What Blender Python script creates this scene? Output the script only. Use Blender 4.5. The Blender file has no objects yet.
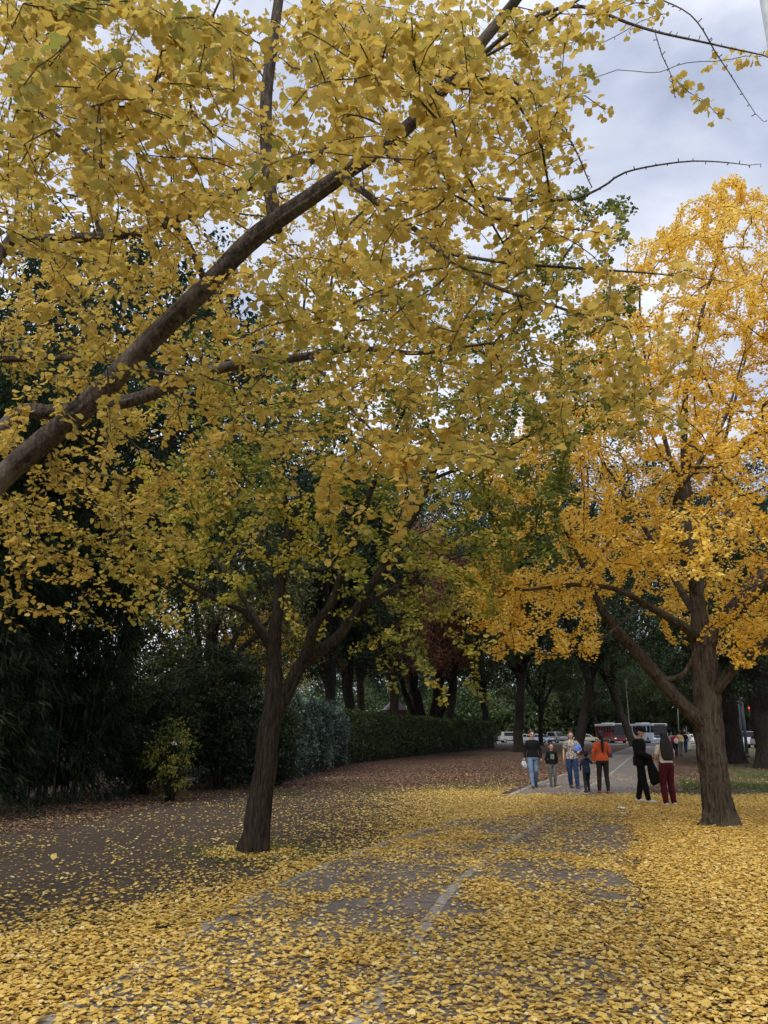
import bpy, bmesh, math, random
import numpy as np
from mathutils import Vector, Matrix, kdtree, noise
random.seed(7)
rng = np.random.default_rng(11)
PI = math.pi
S = bpy.context.scene
COL = S.collection

# ------------------------------------------------------------------ camera
PITCH = math.radians(15.9); FPX = 775.0; EYE = 1.65
cd = bpy.data.cameras.new('camera'); cam = bpy.data.objects.new('camera', cd); COL.objects.link(cam)
cam.location = (0, 0, EYE); cam.rotation_euler = (PI/2 + PITCH, 0, 0)
cd.sensor_fit = 'VERTICAL'; cd.sensor_height = 36; cd.lens = 36*FPX/1024
cd.clip_start = 0.05; cd.clip_end = 3000
cd.dof.use_dof = True; cd.dof.focus_distance = 14; cd.dof.aperture_fstop = 9.0
S.camera = cam
CP, SP = math.cos(PITCH), math.sin(PITCH)
def at(x, y, Y):
    """survey helper: the point seen at (x, y) that stands Y metres in front"""
    cx = (x-384)/FPX; cy = (512-y)/FPX
    t = Y/(CP - cy*SP)
    return Vector((cx*t, Y, EYE + (SP + cy*CP)*t))
def gx(x, Y):
    return at(x, 745, Y).x

# ------------------------------------------------------------------ tagging
def tag(o, label=None, cat=None, group=None, kind=None):
    if label: o['label'] = label
    if cat: o['category'] = cat
    if group: o['group'] = group
    if kind: o['kind'] = kind
    return o
def empty(name, loc=(0, 0, 0), rz=0, label=None, cat=None, group=None):
    o = bpy.data.objects.new(name, None); COL.objects.link(o)
    o.location = loc; o.rotation_euler = (0, 0, rz); o.empty_display_size = .3
    return tag(o, label, cat, group)
def copy_tree(o, parent=None):
    c = o.copy(); COL.objects.link(c)
    if parent: c.parent = parent
    for ch in list(o.children): copy_tree(ch, c)
    return c

# ------------------------------------------------------------------ materials
def newmat(name):
    m = bpy.data.materials.new(name); m.use_nodes = True
    nt = m.node_tree; nt.nodes.clear()
    out = nt.nodes.new('ShaderNodeOutputMaterial')
    return m, nt, out
def N(nt, t, **kw):
    n = nt.nodes.new(t)
    for k, v in kw.items():
        if k.startswith('i_'):
            key = k[2:].replace('_', ' ')
            n.inputs[key].default_value = v
        else: setattr(n, k, v)
    return n
def ramp(nt, stops, interp='LINEAR'):
    r = nt.nodes.new('ShaderNodeValToRGB'); r.color_ramp.interpolation = interp
    e = r.color_ramp.elements
    while len(e) < len(stops): e.new(.5)
    for i, (p, c) in enumerate(stops):
        e[i].position = p; e[i].color = (*c, 1) if len(c) == 3 else c
    return r
def coords(nt, scale=(1, 1, 1), kind='Object'):
    tc = nt.nodes.new('ShaderNodeTexCoord'); mp = nt.nodes.new('ShaderNodeMapping')
    mp.inputs['Scale'].default_value = scale
    nt.links.new(tc.outputs[kind], mp.inputs['Vector'])
    return mp.outputs['Vector']
def leaf_mat(name, stops, trans=.45, rough=.55, sat=1.08, spec=.3):
    m, nt, out = newmat(name); L = nt.links
    at_ = N(nt, 'ShaderNodeAttribute', attribute_name='tint')
    r = ramp(nt, stops); L.new(at_.outputs['Fac'], r.inputs['Fac'])
    p = N(nt, 'ShaderNodeBsdfPrincipled', i_Roughness=rough)
    p.inputs['Specular IOR Level'].default_value = spec
    L.new(r.outputs['Color'], p.inputs['Base Color'])
    if trans > 0:
        t = N(nt, 'ShaderNodeBsdfTranslucent'); mx = N(nt, 'ShaderNodeMixShader', i_Fac=trans)
        hs = N(nt, 'ShaderNodeHueSaturation', i_Saturation=sat, i_Value=1.12)
        L.new(r.outputs['Color'], hs.inputs['Color']); L.new(hs.outputs['Color'], t.inputs['Color'])
        L.new(p.outputs[0], mx.inputs[1]); L.new(t.outputs[0], mx.inputs[2]); L.new(mx.outputs[0], out.inputs[0])
    else: L.new(p.outputs[0], out.inputs[0])
    return m
def bark_mat(name, dark, light, sc=9, stretch=.18, bump=.6, lichen=None):
    m, nt, out = newmat(name); L = nt.links
    v = coords(nt, (sc, sc, sc*stretch))
    n1 = N(nt, 'ShaderNodeTexNoise', i_Scale=3.0, i_Detail=8, i_Roughness=.65, i_Distortion=.6); L.new(v, n1.inputs['Vector'])
    v2 = coords(nt, (1, 1, 1))
    n2 = N(nt, 'ShaderNodeTexNoise', i_Scale=2.2, i_Detail=5); L.new(v2, n2.inputs['Vector'])
    r = ramp(nt, [(.35, dark), (.65, light)]); L.new(n1.outputs['Fac'], r.inputs['Fac'])
    col = r.outputs['Color']
    if lichen:
        mx = N(nt, 'ShaderNodeMix', data_type='RGBA'); rr = ramp(nt, [(.5, (0, 0, 0)), (.68, (1, 1, 1))])
        L.new(n2.outputs['Fac'], rr.inputs['Fac']); L.new(rr.outputs['Color'], mx.inputs[0])
        L.new(col, mx.inputs[6]); mx.inputs[7].default_value = (*lichen, 1); col = mx.outputs[2]
    p = N(nt, 'ShaderNodeBsdfPrincipled', i_Roughness=.9); L.new(col, p.inputs['Base Color'])
    p.inputs['Specular IOR Level'].default_value = .2
    b = N(nt, 'ShaderNodeBump', i_Strength=bump, i_Distance=.06); L.new(n1.outputs['Fac'], b.inputs['Height'])
    L.new(b.outputs[0], p.inputs['Normal']); L.new(p.outputs[0], out.inputs[0])
    return m
_pc = {}
def plain(name, col, rough=.6, metal=0, spec=.4, vary=.12, sc=14, emit=None, coat=0):
    if name in _pc: return _pc[name]
    if rough >= .8: spec = min(spec, .1)
    m, nt, out = newmat(name); L = nt.links
    v = coords(nt); n = N(nt, 'ShaderNodeTexNoise', i_Scale=sc, i_Detail=4); L.new(v, n.inputs['Vector'])
    a = [max(0, c*(1-vary)) for c in col]; b = [min(1, c*(1+vary)) for c in col]
    r = ramp(nt, [(.3, a), (.7, b)]); L.new(n.outputs['Fac'], r.inputs['Fac'])
    p = N(nt, 'ShaderNodeBsdfPrincipled', i_Roughness=rough, i_Metallic=metal)
    p.inputs['Specular IOR Level'].default_value = spec; p.inputs['Coat Weight'].default_value = coat
    L.new(r.outputs['Color'], p.inputs['Base Color'])
    if emit: p.inputs['Emission Color'].default_value = (*emit[0], 1); p.inputs['Emission Strength'].default_value = emit[1]
    L.new(p.outputs[0], out.inputs[0]); _pc[name] = m
    return m
def pattern_mat(name, c1, c2, sc):
    m, nt, out = newmat(name); L = nt.links
    v = coords(nt); n = N(nt, 'ShaderNodeTexVoronoi', i_Scale=sc); L.new(v, n.inputs['Vector'])
    r = ramp(nt, [(.3, c1), (.6, c2)]); L.new(n.outputs['Distance'], r.inputs['Fac'])
    p = N(nt, 'ShaderNodeBsdfPrincipled', i_Roughness=.85); L.new(r.outputs['Color'], p.inputs['Base Color']); L.new(p.outputs[0], out.inputs[0])
    return m

YEL1, YEL2, YEL3 = (.66, .40, .040), (.86, .58, .085), (.90, .68, .17)
M_fg = leaf_mat('ginkgo leaf muted yellow', [(0, (.27, .28, .065)), (.2, (.45, .375, .085)), (.5, (.65, .47, .10)), (.85, (.77, .58, .15)), (1, (.86, .69, .25))], .48, sat=1.0)
M_gold = leaf_mat('ginkgo leaf golden', [(0, (.80, .50, .05)), (.5, (.93, .66, .12)), (1, (.97, .79, .26))], .45, sat=1.0)
M_mid = leaf_mat('ginkgo leaf turning', [(0, (.09, .135, .035)), (.35, (.22, .24, .055)), (.62, (.48, .43, .085)), (1, (.72, .55, .11))], .42)
M_floor = leaf_mat('fallen ginkgo leaf', [(0, (.32, .18, .06)), (.12, (.56, .36, .09)), (.5, (.84, .59, .14)), (.85, (.92, .69, .23)), (1, (.96, .82, .42))], .25, .6)
M_brown = leaf_mat('fallen brown leaf', [(0, (.09, .05, .035)), (.5, (.20, .115, .08)), (.85, (.32, .20, .13)), (1, (.48, .33, .17))], .05, .8)
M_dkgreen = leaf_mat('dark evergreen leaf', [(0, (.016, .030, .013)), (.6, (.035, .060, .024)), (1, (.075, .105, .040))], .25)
M_midgreen = leaf_mat('park tree leaf', [(0, (.036, .060, .026)), (.6, (.078, .115, .042)), (1, (.16, .20, .065))], .3)
M_olive = leaf_mat('olive leaf', [(0, (.04, .055, .02)), (.6, (.09, .105, .03)), (1, (.30, .24, .05))], .3)
M_rust = leaf_mat('rust foliage', [(0, (.16, .08, .05)), (.6, (.36, .165, .10)), (1, (.54, .31, .19))], .3)
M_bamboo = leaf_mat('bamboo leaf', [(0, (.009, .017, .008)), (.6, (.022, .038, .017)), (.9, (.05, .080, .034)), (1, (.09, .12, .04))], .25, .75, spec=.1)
M_hedge1 = leaf_mat('grey green hedge leaf', [(0, (.035, .058, .042)), (.5, (.12, .17, .125)), (1, (.30, .38, .29))], .15, .4)
M_hedge2 = leaf_mat('clipped hedge leaf', [(0, (.028, .044, .018)), (.6, (.072, .104, .034)), (1, (.20, .23, .065))], .15)
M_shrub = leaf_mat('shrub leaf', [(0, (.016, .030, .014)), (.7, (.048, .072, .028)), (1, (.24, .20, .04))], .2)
M_grass = leaf_mat('grass blade', [(0, (.04, .07, .02)), (.6, (.09, .14, .04)), (1, (.18, .22, .07))], .2)
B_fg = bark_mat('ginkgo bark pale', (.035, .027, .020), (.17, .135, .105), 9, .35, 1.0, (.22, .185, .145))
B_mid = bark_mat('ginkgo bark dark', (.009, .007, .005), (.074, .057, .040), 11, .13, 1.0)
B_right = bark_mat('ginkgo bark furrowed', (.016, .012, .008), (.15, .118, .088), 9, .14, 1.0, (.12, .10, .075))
B_dark = bark_mat('dark park bark', (.012, .010, .008), (.045, .036, .028), 5, .2, .8)
B_warm = bark_mat('reddish park bark', (.025, .016, .012), (.085, .058, .042), 5, .2, .8)
M_culm = plain('bamboo culm', (.06, .08, .03), .45)
M_stem = plain('hedge stem', (.02, .018, .012), .9)

# ------------------------------------------------------------------ mesh helpers
def mesh_from(name, verts, loops, starts, totals, mat, smooth=False, tint=None):
    me = bpy.data.meshes.new(name)
    verts = np.asarray(verts, np.float32)
    me.vertices.add(len(verts)); me.vertices.foreach_set('co', verts.ravel())
    me.loops.add(len(loops)); me.loops.foreach_set('vertex_index', np.asarray(loops, np.int32))
    me.polygons.add(len(starts)); me.polygons.foreach_set('loop_start', np.asarray(starts, np.int32))
    me.polygons.foreach_set('loop_total', np.asarray(totals, np.int32))
    me.update(calc_edges=True)
    if smooth: me.polygons.foreach_set('use_smooth', np.ones(len(starts), bool))
    if tint is not None:
        a = me.attributes.new('tint', 'FLOAT', 'POINT'); a.data.foreach_set('value', np.asarray(tint, np.float32))
    if mat: me.materials.append(mat)
    me.validate()
    return me
def link(name, me, parent=None):
    o = bpy.data.objects.new(name, me); COL.objects.link(o)
    if parent: o.parent = parent
    return o
# leaf prototypes: base at origin, blade along +y, normal +z
def P_(vs, fs): return np.array(vs, float), fs
LEAF_FAN = P_([(-.03, 0, 0), (.03, 0, 0), (-.03, .38, 0), (.03, .38, 0), (-.52, .72, .06), (-.44, 1.0, .02), (-.16, 1.12, -.02), (-.02, .98, 0), (.16, 1.14, -.02), (.45, 1.0, .03), (.52, .70, .07)],
              [(0, 1, 3, 2), (2, 4, 5), (2, 5, 6), (2, 6, 7), (2, 7, 3), (3, 7, 8), (3, 8, 9), (3, 9, 10)])
LEAF_MED = P_([(0, .12, 0), (-.50, .60, .07), (-.30, 1.0, 0), (0, .88, -.03), (.32, 1.0, 0), (.50, .62, .09)],
              [(0, 3, 2, 1), (0, 5, 4, 3)])
LEAF_OVAL = P_([(0, 0, 0), (-.3, .5, .08), (0, 1, -.05), (.3, .5, .08)], [(0, 2, 1), (0, 3, 2)])
LEAF_LONG = P_([(0, 0, 0), (-.07, .35, .0), (0, 1, -.12), (.07, .35, .0)], [(0, 3, 2, 1)])
def leaf_mesh(name, proto, pos, axis, nrm, size, tint, mat, curl=1.0):
    pv, pf = proto
    pos = np.asarray(pos, float); n = len(pos)
    a = axis/np.maximum(np.linalg.norm(axis, axis=1, keepdims=True), 1e-6)
    x = np.cross(a, nrm); x /= np.maximum(np.linalg.norm(x, axis=1, keepdims=True), 1e-6)
    z = np.cross(x, a)
    size = np.broadcast_to(np.asarray(size, float), (n,))
    wid = rng.uniform(.75, 1.15, n); cup = rng.uniform(-1.8, 3.4, n)*curl
    V = (pos[:, None, :] + size[:, None, None]*(pv[None, :, 0, None]*wid[:, None, None]*x[:, None, :] + pv[None, :, 1, None]*a[:, None, :] + pv[None, :, 2, None]*cup[:, None, None]*z[:, None, :]))
    k = len(pv)
    lp = np.concatenate([np.array(f) for f in pf]); tl = np.array([len(f) for f in pf])
    loops = (lp[None, :] + (np.arange(n)*k)[:, None]).ravel()
    totals = np.tile(tl, n); starts = np.concatenate([[0], np.cumsum(totals)[:-1]])
    return mesh_from(name, V.reshape(-1, 3), loops, starts, totals, mat, False, np.repeat(tint, k))
def rdir(n):
    v = rng.normal(size=(n, 3)); return v/np.linalg.norm(v, axis=1, keepdims=True)

# ------------------------------------------------------------------ branching
def catmull(pts, rad, step):
    pts = [Vector(p) for p in pts]; out = []; rr = []
    ext = [pts[0]*2-pts[1]] + pts + [pts[-1]*2-pts[-2]]
    for i in range(len(pts)-1):
        p0, p1, p2, p3 = ext[i:i+4]; n = max(1, int((p2-p1).length/step))
        for k in range(n):
            t = k/n
            out.append(.5*((2*p1) + (p2-p0)*t + (2*p0-5*p1+4*p2-p3)*t*t + (-p0+3*p1-3*p2+p3)*t**3)); rr.append(rad[i]*(1-t)+rad[i+1]*t)
    out.append(pts[-1]); rr.append(rad[-1])
    return out, rr
class Skel:
    def __init__(s): s.p = []; s.par = []; s.r = []; s.main = []; s.tips = []
    def limb(s, pts, rad, step=.12, wob=0):
        q, r = catmull(pts, rad, step)
        par = -1
        if s.p:
            par = min(range(len(s.p)), key=lambda i: (s.p[i]-q[0]).length)
        for i, (a, b) in enumerate(zip(q, r)):
            if wob and 0 < i < len(q)-1: a = a + Vector(noise.noise_vector(a*1.3))*wob
            s.p.append(a); s.par.append(par); s.r.append(b); s.main.append(True); par = len(s.p)-1
    def grow(s, targets, seg=.15, droop=.1, tip=.0022, k=2.3, batch=50, rev=.8, up=.25, wig=.12):
        mains = [i for i in range(len(s.p))]
        kd = kdtree.KDTree(len(mains))
        for i in mains: kd.insert(s.p[i], i)
        kd.balance()
        T = sorted([Vector(t) for t in targets], key=lambda t: kd.find(t)[2])
        j = 0
        while j < len(T):
            b = T[j:j+batch]; j += batch; batch = min(400, int(batch*1.15))
            for t in b:
                best = None
                for co, i, d in kd.find_n(t, 10):
                    pr = s.par[i]
                    dr = (s.p[i]-s.p[pr]).normalized() if pr >= 0 else Vector((0, 0, 1))
                    c = d*(1+rev*(.5-.5*dr.dot((t-co).normalized() if d > 1e-4 else dr)))
                    if best is None or c < best[0]: best = (c, i, d, dr)
                c, i, d, dr = best
                if d < seg*.5: continue
                p0 = s.p[i]; dv = (t-p0)
                t0 = (dr*.5 + dv.normalized()*.9 + Vector((0, 0, up))).normalized()*d*.5
                t1 = (dv.normalized() + Vector((0, 0, -droop))).normalized()*d*.4
                n = max(2, int(d/seg)); par = i; ids = []
                for q in range(1, n+1):
                    u = q/n; w = 1-u
                    a = p0*w**3 + (p0+t0)*3*w*w*u + (t-t1)*3*w*u*u + t*u**3
                    if q < n: a = a + Vector(noise.noise_vector(a*(2.5)))*wig*min(d, 1.2)*.5
                    s.p.append(a); s.par.append(par); s.r.append(0); s.main.append(False); par = len(s.p)-1; ids.append(par)
                s.tips.append(ids)
            kd = kdtree.KDTree(len(s.p))
            for i, a in enumerate(s.p): kd.insert(a, i)
            kd.balance()
        acc = [0.0]*len(s.p)
        for i in range(len(s.p)-1, -1, -1):
            if not s.main[i]: s.r[i] = max(tip, acc[i]**(1/k))
            if s.par[i] >= 0 and not s.main[i]: acc[s.par[i]] += s.r[i]**k
        for i in range(len(s.p)):
            if not s.main[i] and s.par[i] >= 0: s.r[i] = min(s.r[i], s.r[s.par[i]]*(.7 if s.main[s.par[i]] else 1))
    def mesh(s, name, mat, rough=.06, base_flare=0, minr=0):
        kids = {}
        for i, p in enumerate(s.par): kids.setdefault(p, []).append(i)
        V = []; F = []; T = []; nv = 0
        done = set()
        starts = [i for i, p in enumerate(s.par) if p < 0]
        stack = [(-1, i) for i in starts]
        while stack:
            par, i = stack.pop()
            ch = [] if par < 0 else [par]
            cur = i
            while True:
                ch.append(cur)
                ks = kids.get(cur, [])
                if not ks: break
                # continue along the same limb where it is one, else the thickest
                nx = max(ks, key=lambda q: (s.main[q] == s.main[cur], s.r[q] if not s.main[q] else 10+s.r[q] if q == cur+1 else s.r[q]))
                for q in ks:
                    if q != nx: stack.append((cur, q))
                cur = nx
            R = [s.r[q] for q in ch]
            if par >= 0: R[0] = R[1]
            mr = max(R)
            if mr < minr: continue
            ns = 40 if mr > .1 else 18 if mr > .05 else 8 if mr > .02 else 5 if mr > .008 else 3
            P = [s.p[q] for q in ch]
            if len(P) < 2: continue
            nrm = None; L = 0; rings = []
            ang = np.arange(ns)/ns*2*PI
            for q in range(len(P)):
                t = (P[min(q+1, len(P)-1)]-P[max(q-1, 0)])
                if t.length < 1e-6: t = Vector((0, 0, 1))
                t.normalize()
                if nrm is None: nrm = t.orthogonal().normalized()
                nrm = (nrm - t*nrm.dot(t)); nrm = nrm.normalized() if nrm.length > 1e-6 else t.orthogonal().normalized()
                bi = t.cross(nrm)
                if q: L += (P[q]-P[q-1]).length
                r = R[q]
                rad = np.full(ns, r)
                if ns >= 18:
                    for w in range(ns):
                        th = ang[w]; c, si = math.cos(th), math.sin(th)
                        f = noise.noise(Vector((c*5.5*(r/.15)**.5, si*5.5*(r/.15)**.5, L*1.6))) + .6*noise.noise(Vector((c*12, si*12, L*4)))
                        big = noise.noise(Vector((c*1.2, si*1.2, L*.9+7)))
                        rad[w] = r*(1 + rough*(-abs(f)*2+.5) + .10*big)
                    if base_flare and par < 0:
                        z = P[q].z
                        fl = base_flare*math.exp(-max(z, 0)/.22)
                        for w in range(ns):
                            rad[w] *= 1 + fl*(.55+.45*math.sin(ang[w]*5+1)+.3*math.sin(ang[w]*3))
                pp = np.array(P[q])[None, :] + rad[:, None]*(np.cos(ang)[:, None]*np.array(nrm)[None, :] + np.sin(ang)[:, None]*np.array(bi)[None, :])
                rings.append(pp)
            V.append(np.concatenate(rings + [np.array(P[-1])[None, :]]))
            m = len(P); a = np.arange(ns); b = (a+1) % ns
            for q in range(m-1):
                F.append(np.stack([nv+q*ns+a, nv+q*ns+b, nv+(q+1)*ns+b, nv+(q+1)*ns+a], 1).ravel()); T.append(np.full(ns, 4))
            F.append(np.stack([nv+(m-1)*ns+a, nv+(m-1)*ns+b, np.full(ns, nv+m*ns)], 1).ravel()); T.append(np.full(ns, 3))
            nv += m*ns+1
        V = np.concatenate(V); F = np.concatenate(F); T = np.concatenate(T)
        st = np.concatenate([[0], np.cumsum(T)[:-1]])
        return mesh_from(name, V, F, st, T, mat, True)
    def clusters(s, reach, gap):
        """points along the outer part of every twig, with twig direction"""
        C = []; D = []; K = []
        for ti, ids in enumerate(s.tips):
            L = 0; nxt = 0
            for q in range(len(ids)-1, -1, -1):
                a = s.p[ids[q]]; b = s.p[s.par[ids[q]]]; d = (a-b); ln = d.length
                while nxt < L+ln and nxt < reach:
                    C.append(a-d*((nxt-L)/max(ln, 1e-6))); D.append(d.normalized() if ln else Vector((0, 0, 1))); K.append(ti); nxt += gap*random.uniform(.7, 1.3)
                L += ln
                if L > reach: break
        return np.array([tuple(c) for c in C]), np.array([tuple(d) for d in D]), np.array(K)
def ginkgo_leaves(sk, name, proto, mat, reach, gap, per, size, tint_f, spread=1.0, updn=(.35, -.35), nrm_j=.75):
    C, D, K = sk.clusters(reach, gap)
    n = rng.integers(per[0], per[1]+1, len(C))
    idx = np.repeat(np.arange(len(C)), n)
    m = len(idx)
    out = rdir(m)*np.array([1, 1, .7]); out[:, 2] += rng.uniform(updn[1], updn[0], m)-.15
    out += D[idx]*.25
    nr = rdir(m)*nrm_j + np.array([0, 0, 1.0])
    sz = rng.uniform(size[0], size[1], m)
    pos = C[idx] + out*0.012*spread + rdir(m)*.012*spread
    tt = rng.uniform(0, 1, sk.tips and len(sk.tips) or 1)
    tint = tint_f(C[idx], tt[K[idx]], rng.uniform(0, 1, m))
    return leaf_mesh(name, proto, pos, out, nr, sz, np.clip(tint, 0, 1), mat), m
def nz(P, sc, off=0):
    return np.array([noise.noise(Vector(p)*sc + Vector((off, off*.7, off*1.3))) for p in P])

LEAFCOUNT = {}
# ================================================================== foreground ginkgo (trunk out of frame on the left)
def grid_targets(rows, depth, per, cell=64, jit=1.0, holes=None):
    out = []
    for r, row in enumerate(rows):
        for c, v in enumerate(row):
            if v <= 0: continue
            n = per*v; n = int(n) + (random.random() < n-int(n))
            for _ in range(n):
                x = (c+random.random())*cell; y = (r+random.random())*cell
                lo, hi = depth(x, y); dd = random.uniform(lo, hi)
                if holes and dd < 5.3 and holes(x, y, dd): continue
                out.append(at(x, y, dd))
    return out
FG = Skel()
fb = Vector((-5.1, 5.9, 0))
FG.limb([fb+Vector((0, 0, -.1)), fb+Vector((.02, 0, .5)), fb+Vector((.1, 0, 1.2)), fb+Vector((.15, .05, 1.7)), fb+Vector((.05, .2, 2.6)), fb+Vector((-.1, .3, 4)), fb+Vector((.1, .3, 5.6)), fb+Vector((.3, .2, 7.4))], [.25, .22, .20, .19, .16, .13, .09, .04], .09)
ML = [Vector((-4.95, 5.93, 1.75)), Vector((-4.0, 5.7, 2.25)), at(0, 479, 5.4), at(78, 411, 5.2), at(151, 339, 5.0), at(208, 286, 4.85), at(260, 234, 4.7), at(333, 182, 4.5), at(410, 125, 4.3), at(503, 16, 4.0), at(560, -60, 3.8), at(640, -160, 3.6)]
FG.limb(ML, [.14, .10, .083, .080, .074, .069, .065, .056, .044, .034, .026, .016], .06, .02)
FG.limb([at(276, 228, 4.68), at(268, 172, 4.66), at(266, 104, 4.62), at(273, 42, 4.6), at(283, -30, 4.6), at(300, -140, 4.6)], [.05, .047, .044, .040, .034, .02], .06)
FG.limb([Vector((-4.98, 6.0, 1.95)), Vector((-4.1, 6.2, 2.4)), at(0, 432, 6.2), at(57, 411, 6.15), at(130, 401, 6.1), at(172, 385, 6.05), at(224, 367, 6.0), at(286, 359, 5.9), at(359, 349, 5.8), at(420, 353, 5.6), at(472, 346, 5.3), at(520, 338, 5.0)], [.11, .08, .066, .060, .055, .050, .043, .034, .024, .017, .011, .006], .07, .01)
FG.limb([at(206, 284, 4.85), at(182, 234, 4.6), at(140, 198, 4.3), at(98, 165, 3.9), at(50, 130, 3.4), at(10, 90, 3.0)], [.026, .020, .016, .013, .009, .005], .07, .01)
FG.limb([Vector((-5.0, 6.0, 2.7)), Vector((-4.0, 6.0, 3.4)), at(0, 255, 6.0), at(42, 240, 6.0), at(104, 237, 5.9), at(150, 229, 5.8), at(182, 216, 5.7), at(234, 193, 5.6), at(300, 170, 5.3), at(345, 120, 5.1), at(362, 60, 5.0)], [.08, .06, .048, .045, .042, .04, .036, .032, .025, .018, .01], .07, .02)
FG.limb([at(104, 237, 5.9), at(85, 185, 5.8), at(104, 141, 5.6), at(135, 109, 5.5), at(156, 78, 5.4), at(195, 47, 5.2), at(220, 0, 5.0)], [.030, .027, .024, .022, .02, .014, .008], .07, .01)
FG.limb([Vector((-5.0, 6.1, 2.5)), at(-60, 356, 6.6), at(0, 359, 6.6), at(50, 358, 6.6), at(99, 359, 6.5), at(160, 372, 6.3), at(220, 380, 6.0)], [.05, .036, .032, .028, .024, .015, .008], .07, .01)
FG.limb([at(415, 120, 4.3), at(440, 96, 4.1), at(500, 40, 3.8), at(540, 15, 3.6), at(581, 6, 3.4), at(628, 21, 3.3), at(680, 36, 3.2), at(725, 48, 3.15), at(775, 60, 3.1)], [.02, .018, .014, .012, .010, .008, .006, .005, .003], .05, .03)
FG.limb([at(655, 32, 3.25), at(662, 55, 3.25), at(671, 75, 3.25), at(675, 98, 3.25)], [.003, .003, .0025, .002], .04)
FG.limb([at(480, 60, 3.9), at(540, 25, 3.5), at(610, -14, 3.2), at(686, 8, 3.0), at(722, 60, 3.0), at(745, 95, 3.0), at(764, 122, 3.0)], [.010, .007, .005, .0035, .003, .002, .0013], .05, .03)
FG.limb([at(445, 88, 4.15), at(503, 78, 3.9), at(540, 105, 3.8), at(571, 141, 3.7), at(592, 187, 3.6)], [.016, .010, .008, .006, .003], .05, .006)
FG.limb([at(380, 150, 4.3), at(460, 190, 4.0), at(560, 200, 3.6), at(600, 190, 3.4), at(628, 172, 3.3), at(680, 161, 3.25), at(720, 160, 3.2), at(761, 164, 3.2)], [.02, .014, .009, .006, .005, .004, .003, .0015], .05, .03)
FG.limb([at(345, 178, 4.4), at(380, 205, 4.1), at(415, 229, 3.9), at(450, 260, 3.8), at(493, 286, 3.7), at(560, 308, 3.5), at(628, 328, 3.4)], [.026, .020, .016, .014, .011, .007, .003], .05, .006)
FG.limb([at(440, 252, 3.82), at(500, 262, 3.6), at(560, 268, 3.4), at(640, 276, 3.3), at(735, 283, 3.2)], [.012, .009, .007, .005, .0015], .05, .03)
FG.limb([at(310, 357, 5.85), at(340, 395, 5.2), at(372, 430, 4.8), at(400, 450, 4.6)], [.016, .012, .008, .004], .05, .006)
rows_fg = [
 [9, 9, 9, 8, 9, 9, 9, 8, 5, 1.2, .5, .4],
 [9, 9, 7, 6, 8, 8, 9, 8, 6, 1, .3, .25],
 [9, 8, 6, 6, 8, 9, 9, 8, 5, .6, .2, 0],
 [9, 8, 7, 6, 8, 9, 9, 7, 4, .6, 0, 0],
 [7, 7, 6, 6, 7, 8, 8, 7, 4, 1.5, .4, 0],
 [6, 7, 6, 5, 7, 7, 7, 6, 4, 2.6, .8, 0],
 [4, 5, 5, 5, 6, 6, 6, 5, 4, 3.4, 1.4, 0],
 [7, 8, 6, 4, 2.5, 4, 5, 3, 1, .3, 0, 0],
 [9, 9, 6, 1.5, 0, .6, .5, 0, 0, 0, 0, 0],
 [2.2, 3, 3.6, 0, 0, 0, 0, 0, 0, 0, 0, 0]]
def fg_depth(x, y):
    lo = 2.1 if y < 180 else 2.6 if y < 330 else 3.6 if y < 450 else 5.2
    hi = 8.6
    if y >= 450 and x > 320: lo, hi = 3.2, 4.6
    if x > 480: lo, hi = 2.7, 4.4
    if y > 470 and x < 320: lo, hi = 5.4, 7.6
    if y < 200 and x < 480 and random.random() < .45: hi = 4
    if 330 < y < 450 and x > 330: lo, hi = 3.2, 5.6
    return lo, hi
def clear_limb(x, y, dd=4):
    mg = 12+55/dd
    # the sunk lower side of the main limb is open in the photo
    pts = [(0, 479), (78, 411), (151, 339), (208, 286), (262, 234), (292, 214), (333, 182), (372, 158)]
    for (a, b), (c, d) in zip(pts, pts[1:]):
        if a <= x <= c and abs(y-(b+(d-b)*(x-a)/(c-a))) < mg: return random.random() < .94
    if 372 < x < 510 and abs(y-(158-(x-372)*1.08)) < mg*.8: return random.random() < .75
    if 250 < x < 290 and y < 225: return random.random() < .85
    return False
tg = grid_targets(rows_fg, fg_depth, 2.35, holes=clear_limb)
tg += grid_targets([[9]*8+[4, 0, 0, 0]]*6 + [[4]*8+[2, 0, 0, 0]], lambda x, y: (6.4, 9.2), 1.2)
# the part of the crown that lies outside the picture: over and beside the photographer
for _ in range(900):
    a = random.uniform(0, 2*PI); rr = 4.6*math.sqrt(random.random()); z = random.uniform(3.0, 8.5)
    p = Vector((-5.0+rr*math.cos(a), 6.0+rr*math.sin(a), z))
    q = p-Vector((0, 0, EYE)); dep = q.y*CP+q.z*SP
    if dep > .1 and abs(q.x/dep*FPX) < 400 and abs((q.z*CP-q.y*SP)/dep*FPX) < 530: continue
    if q.length < 2: continue
    tg.append(p)
FG.grow(tg, seg=.09, droop=.35, tip=.0028, up=.1, wig=.16)
for i in range(len(FG.p)):
    r0 = FG.r[i]
    if FG.par[i] < 0 or r0 > .03 or random.random() > (.95 if FG.main[i] else .4): continue
    d_ = (FG.p[i]-FG.p[FG.par[i]]); t_ = Vector(tuple(rdir(1)[0])); t_ = (t_-d_.normalized()*t_.dot(d_.normalized())*.7).normalized()
    FG.p.append(FG.p[i]+t_*(r0+random.uniform(.008, .022))); FG.par.append(i); FG.r.append(.0026); FG.main.append(False)
fg = empty('ginkgo_tree', fb, 0, 'large ginkgo whose thick limb slants across the upper left with big leaves close by', 'tree')
def shift(me, v):
    me.transform(Matrix.Translation(-Vector(v))); return me
link('trunk', shift(FG.mesh('ginkgo_trunk', B_fg, .11, .5), fb), fg)
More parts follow.
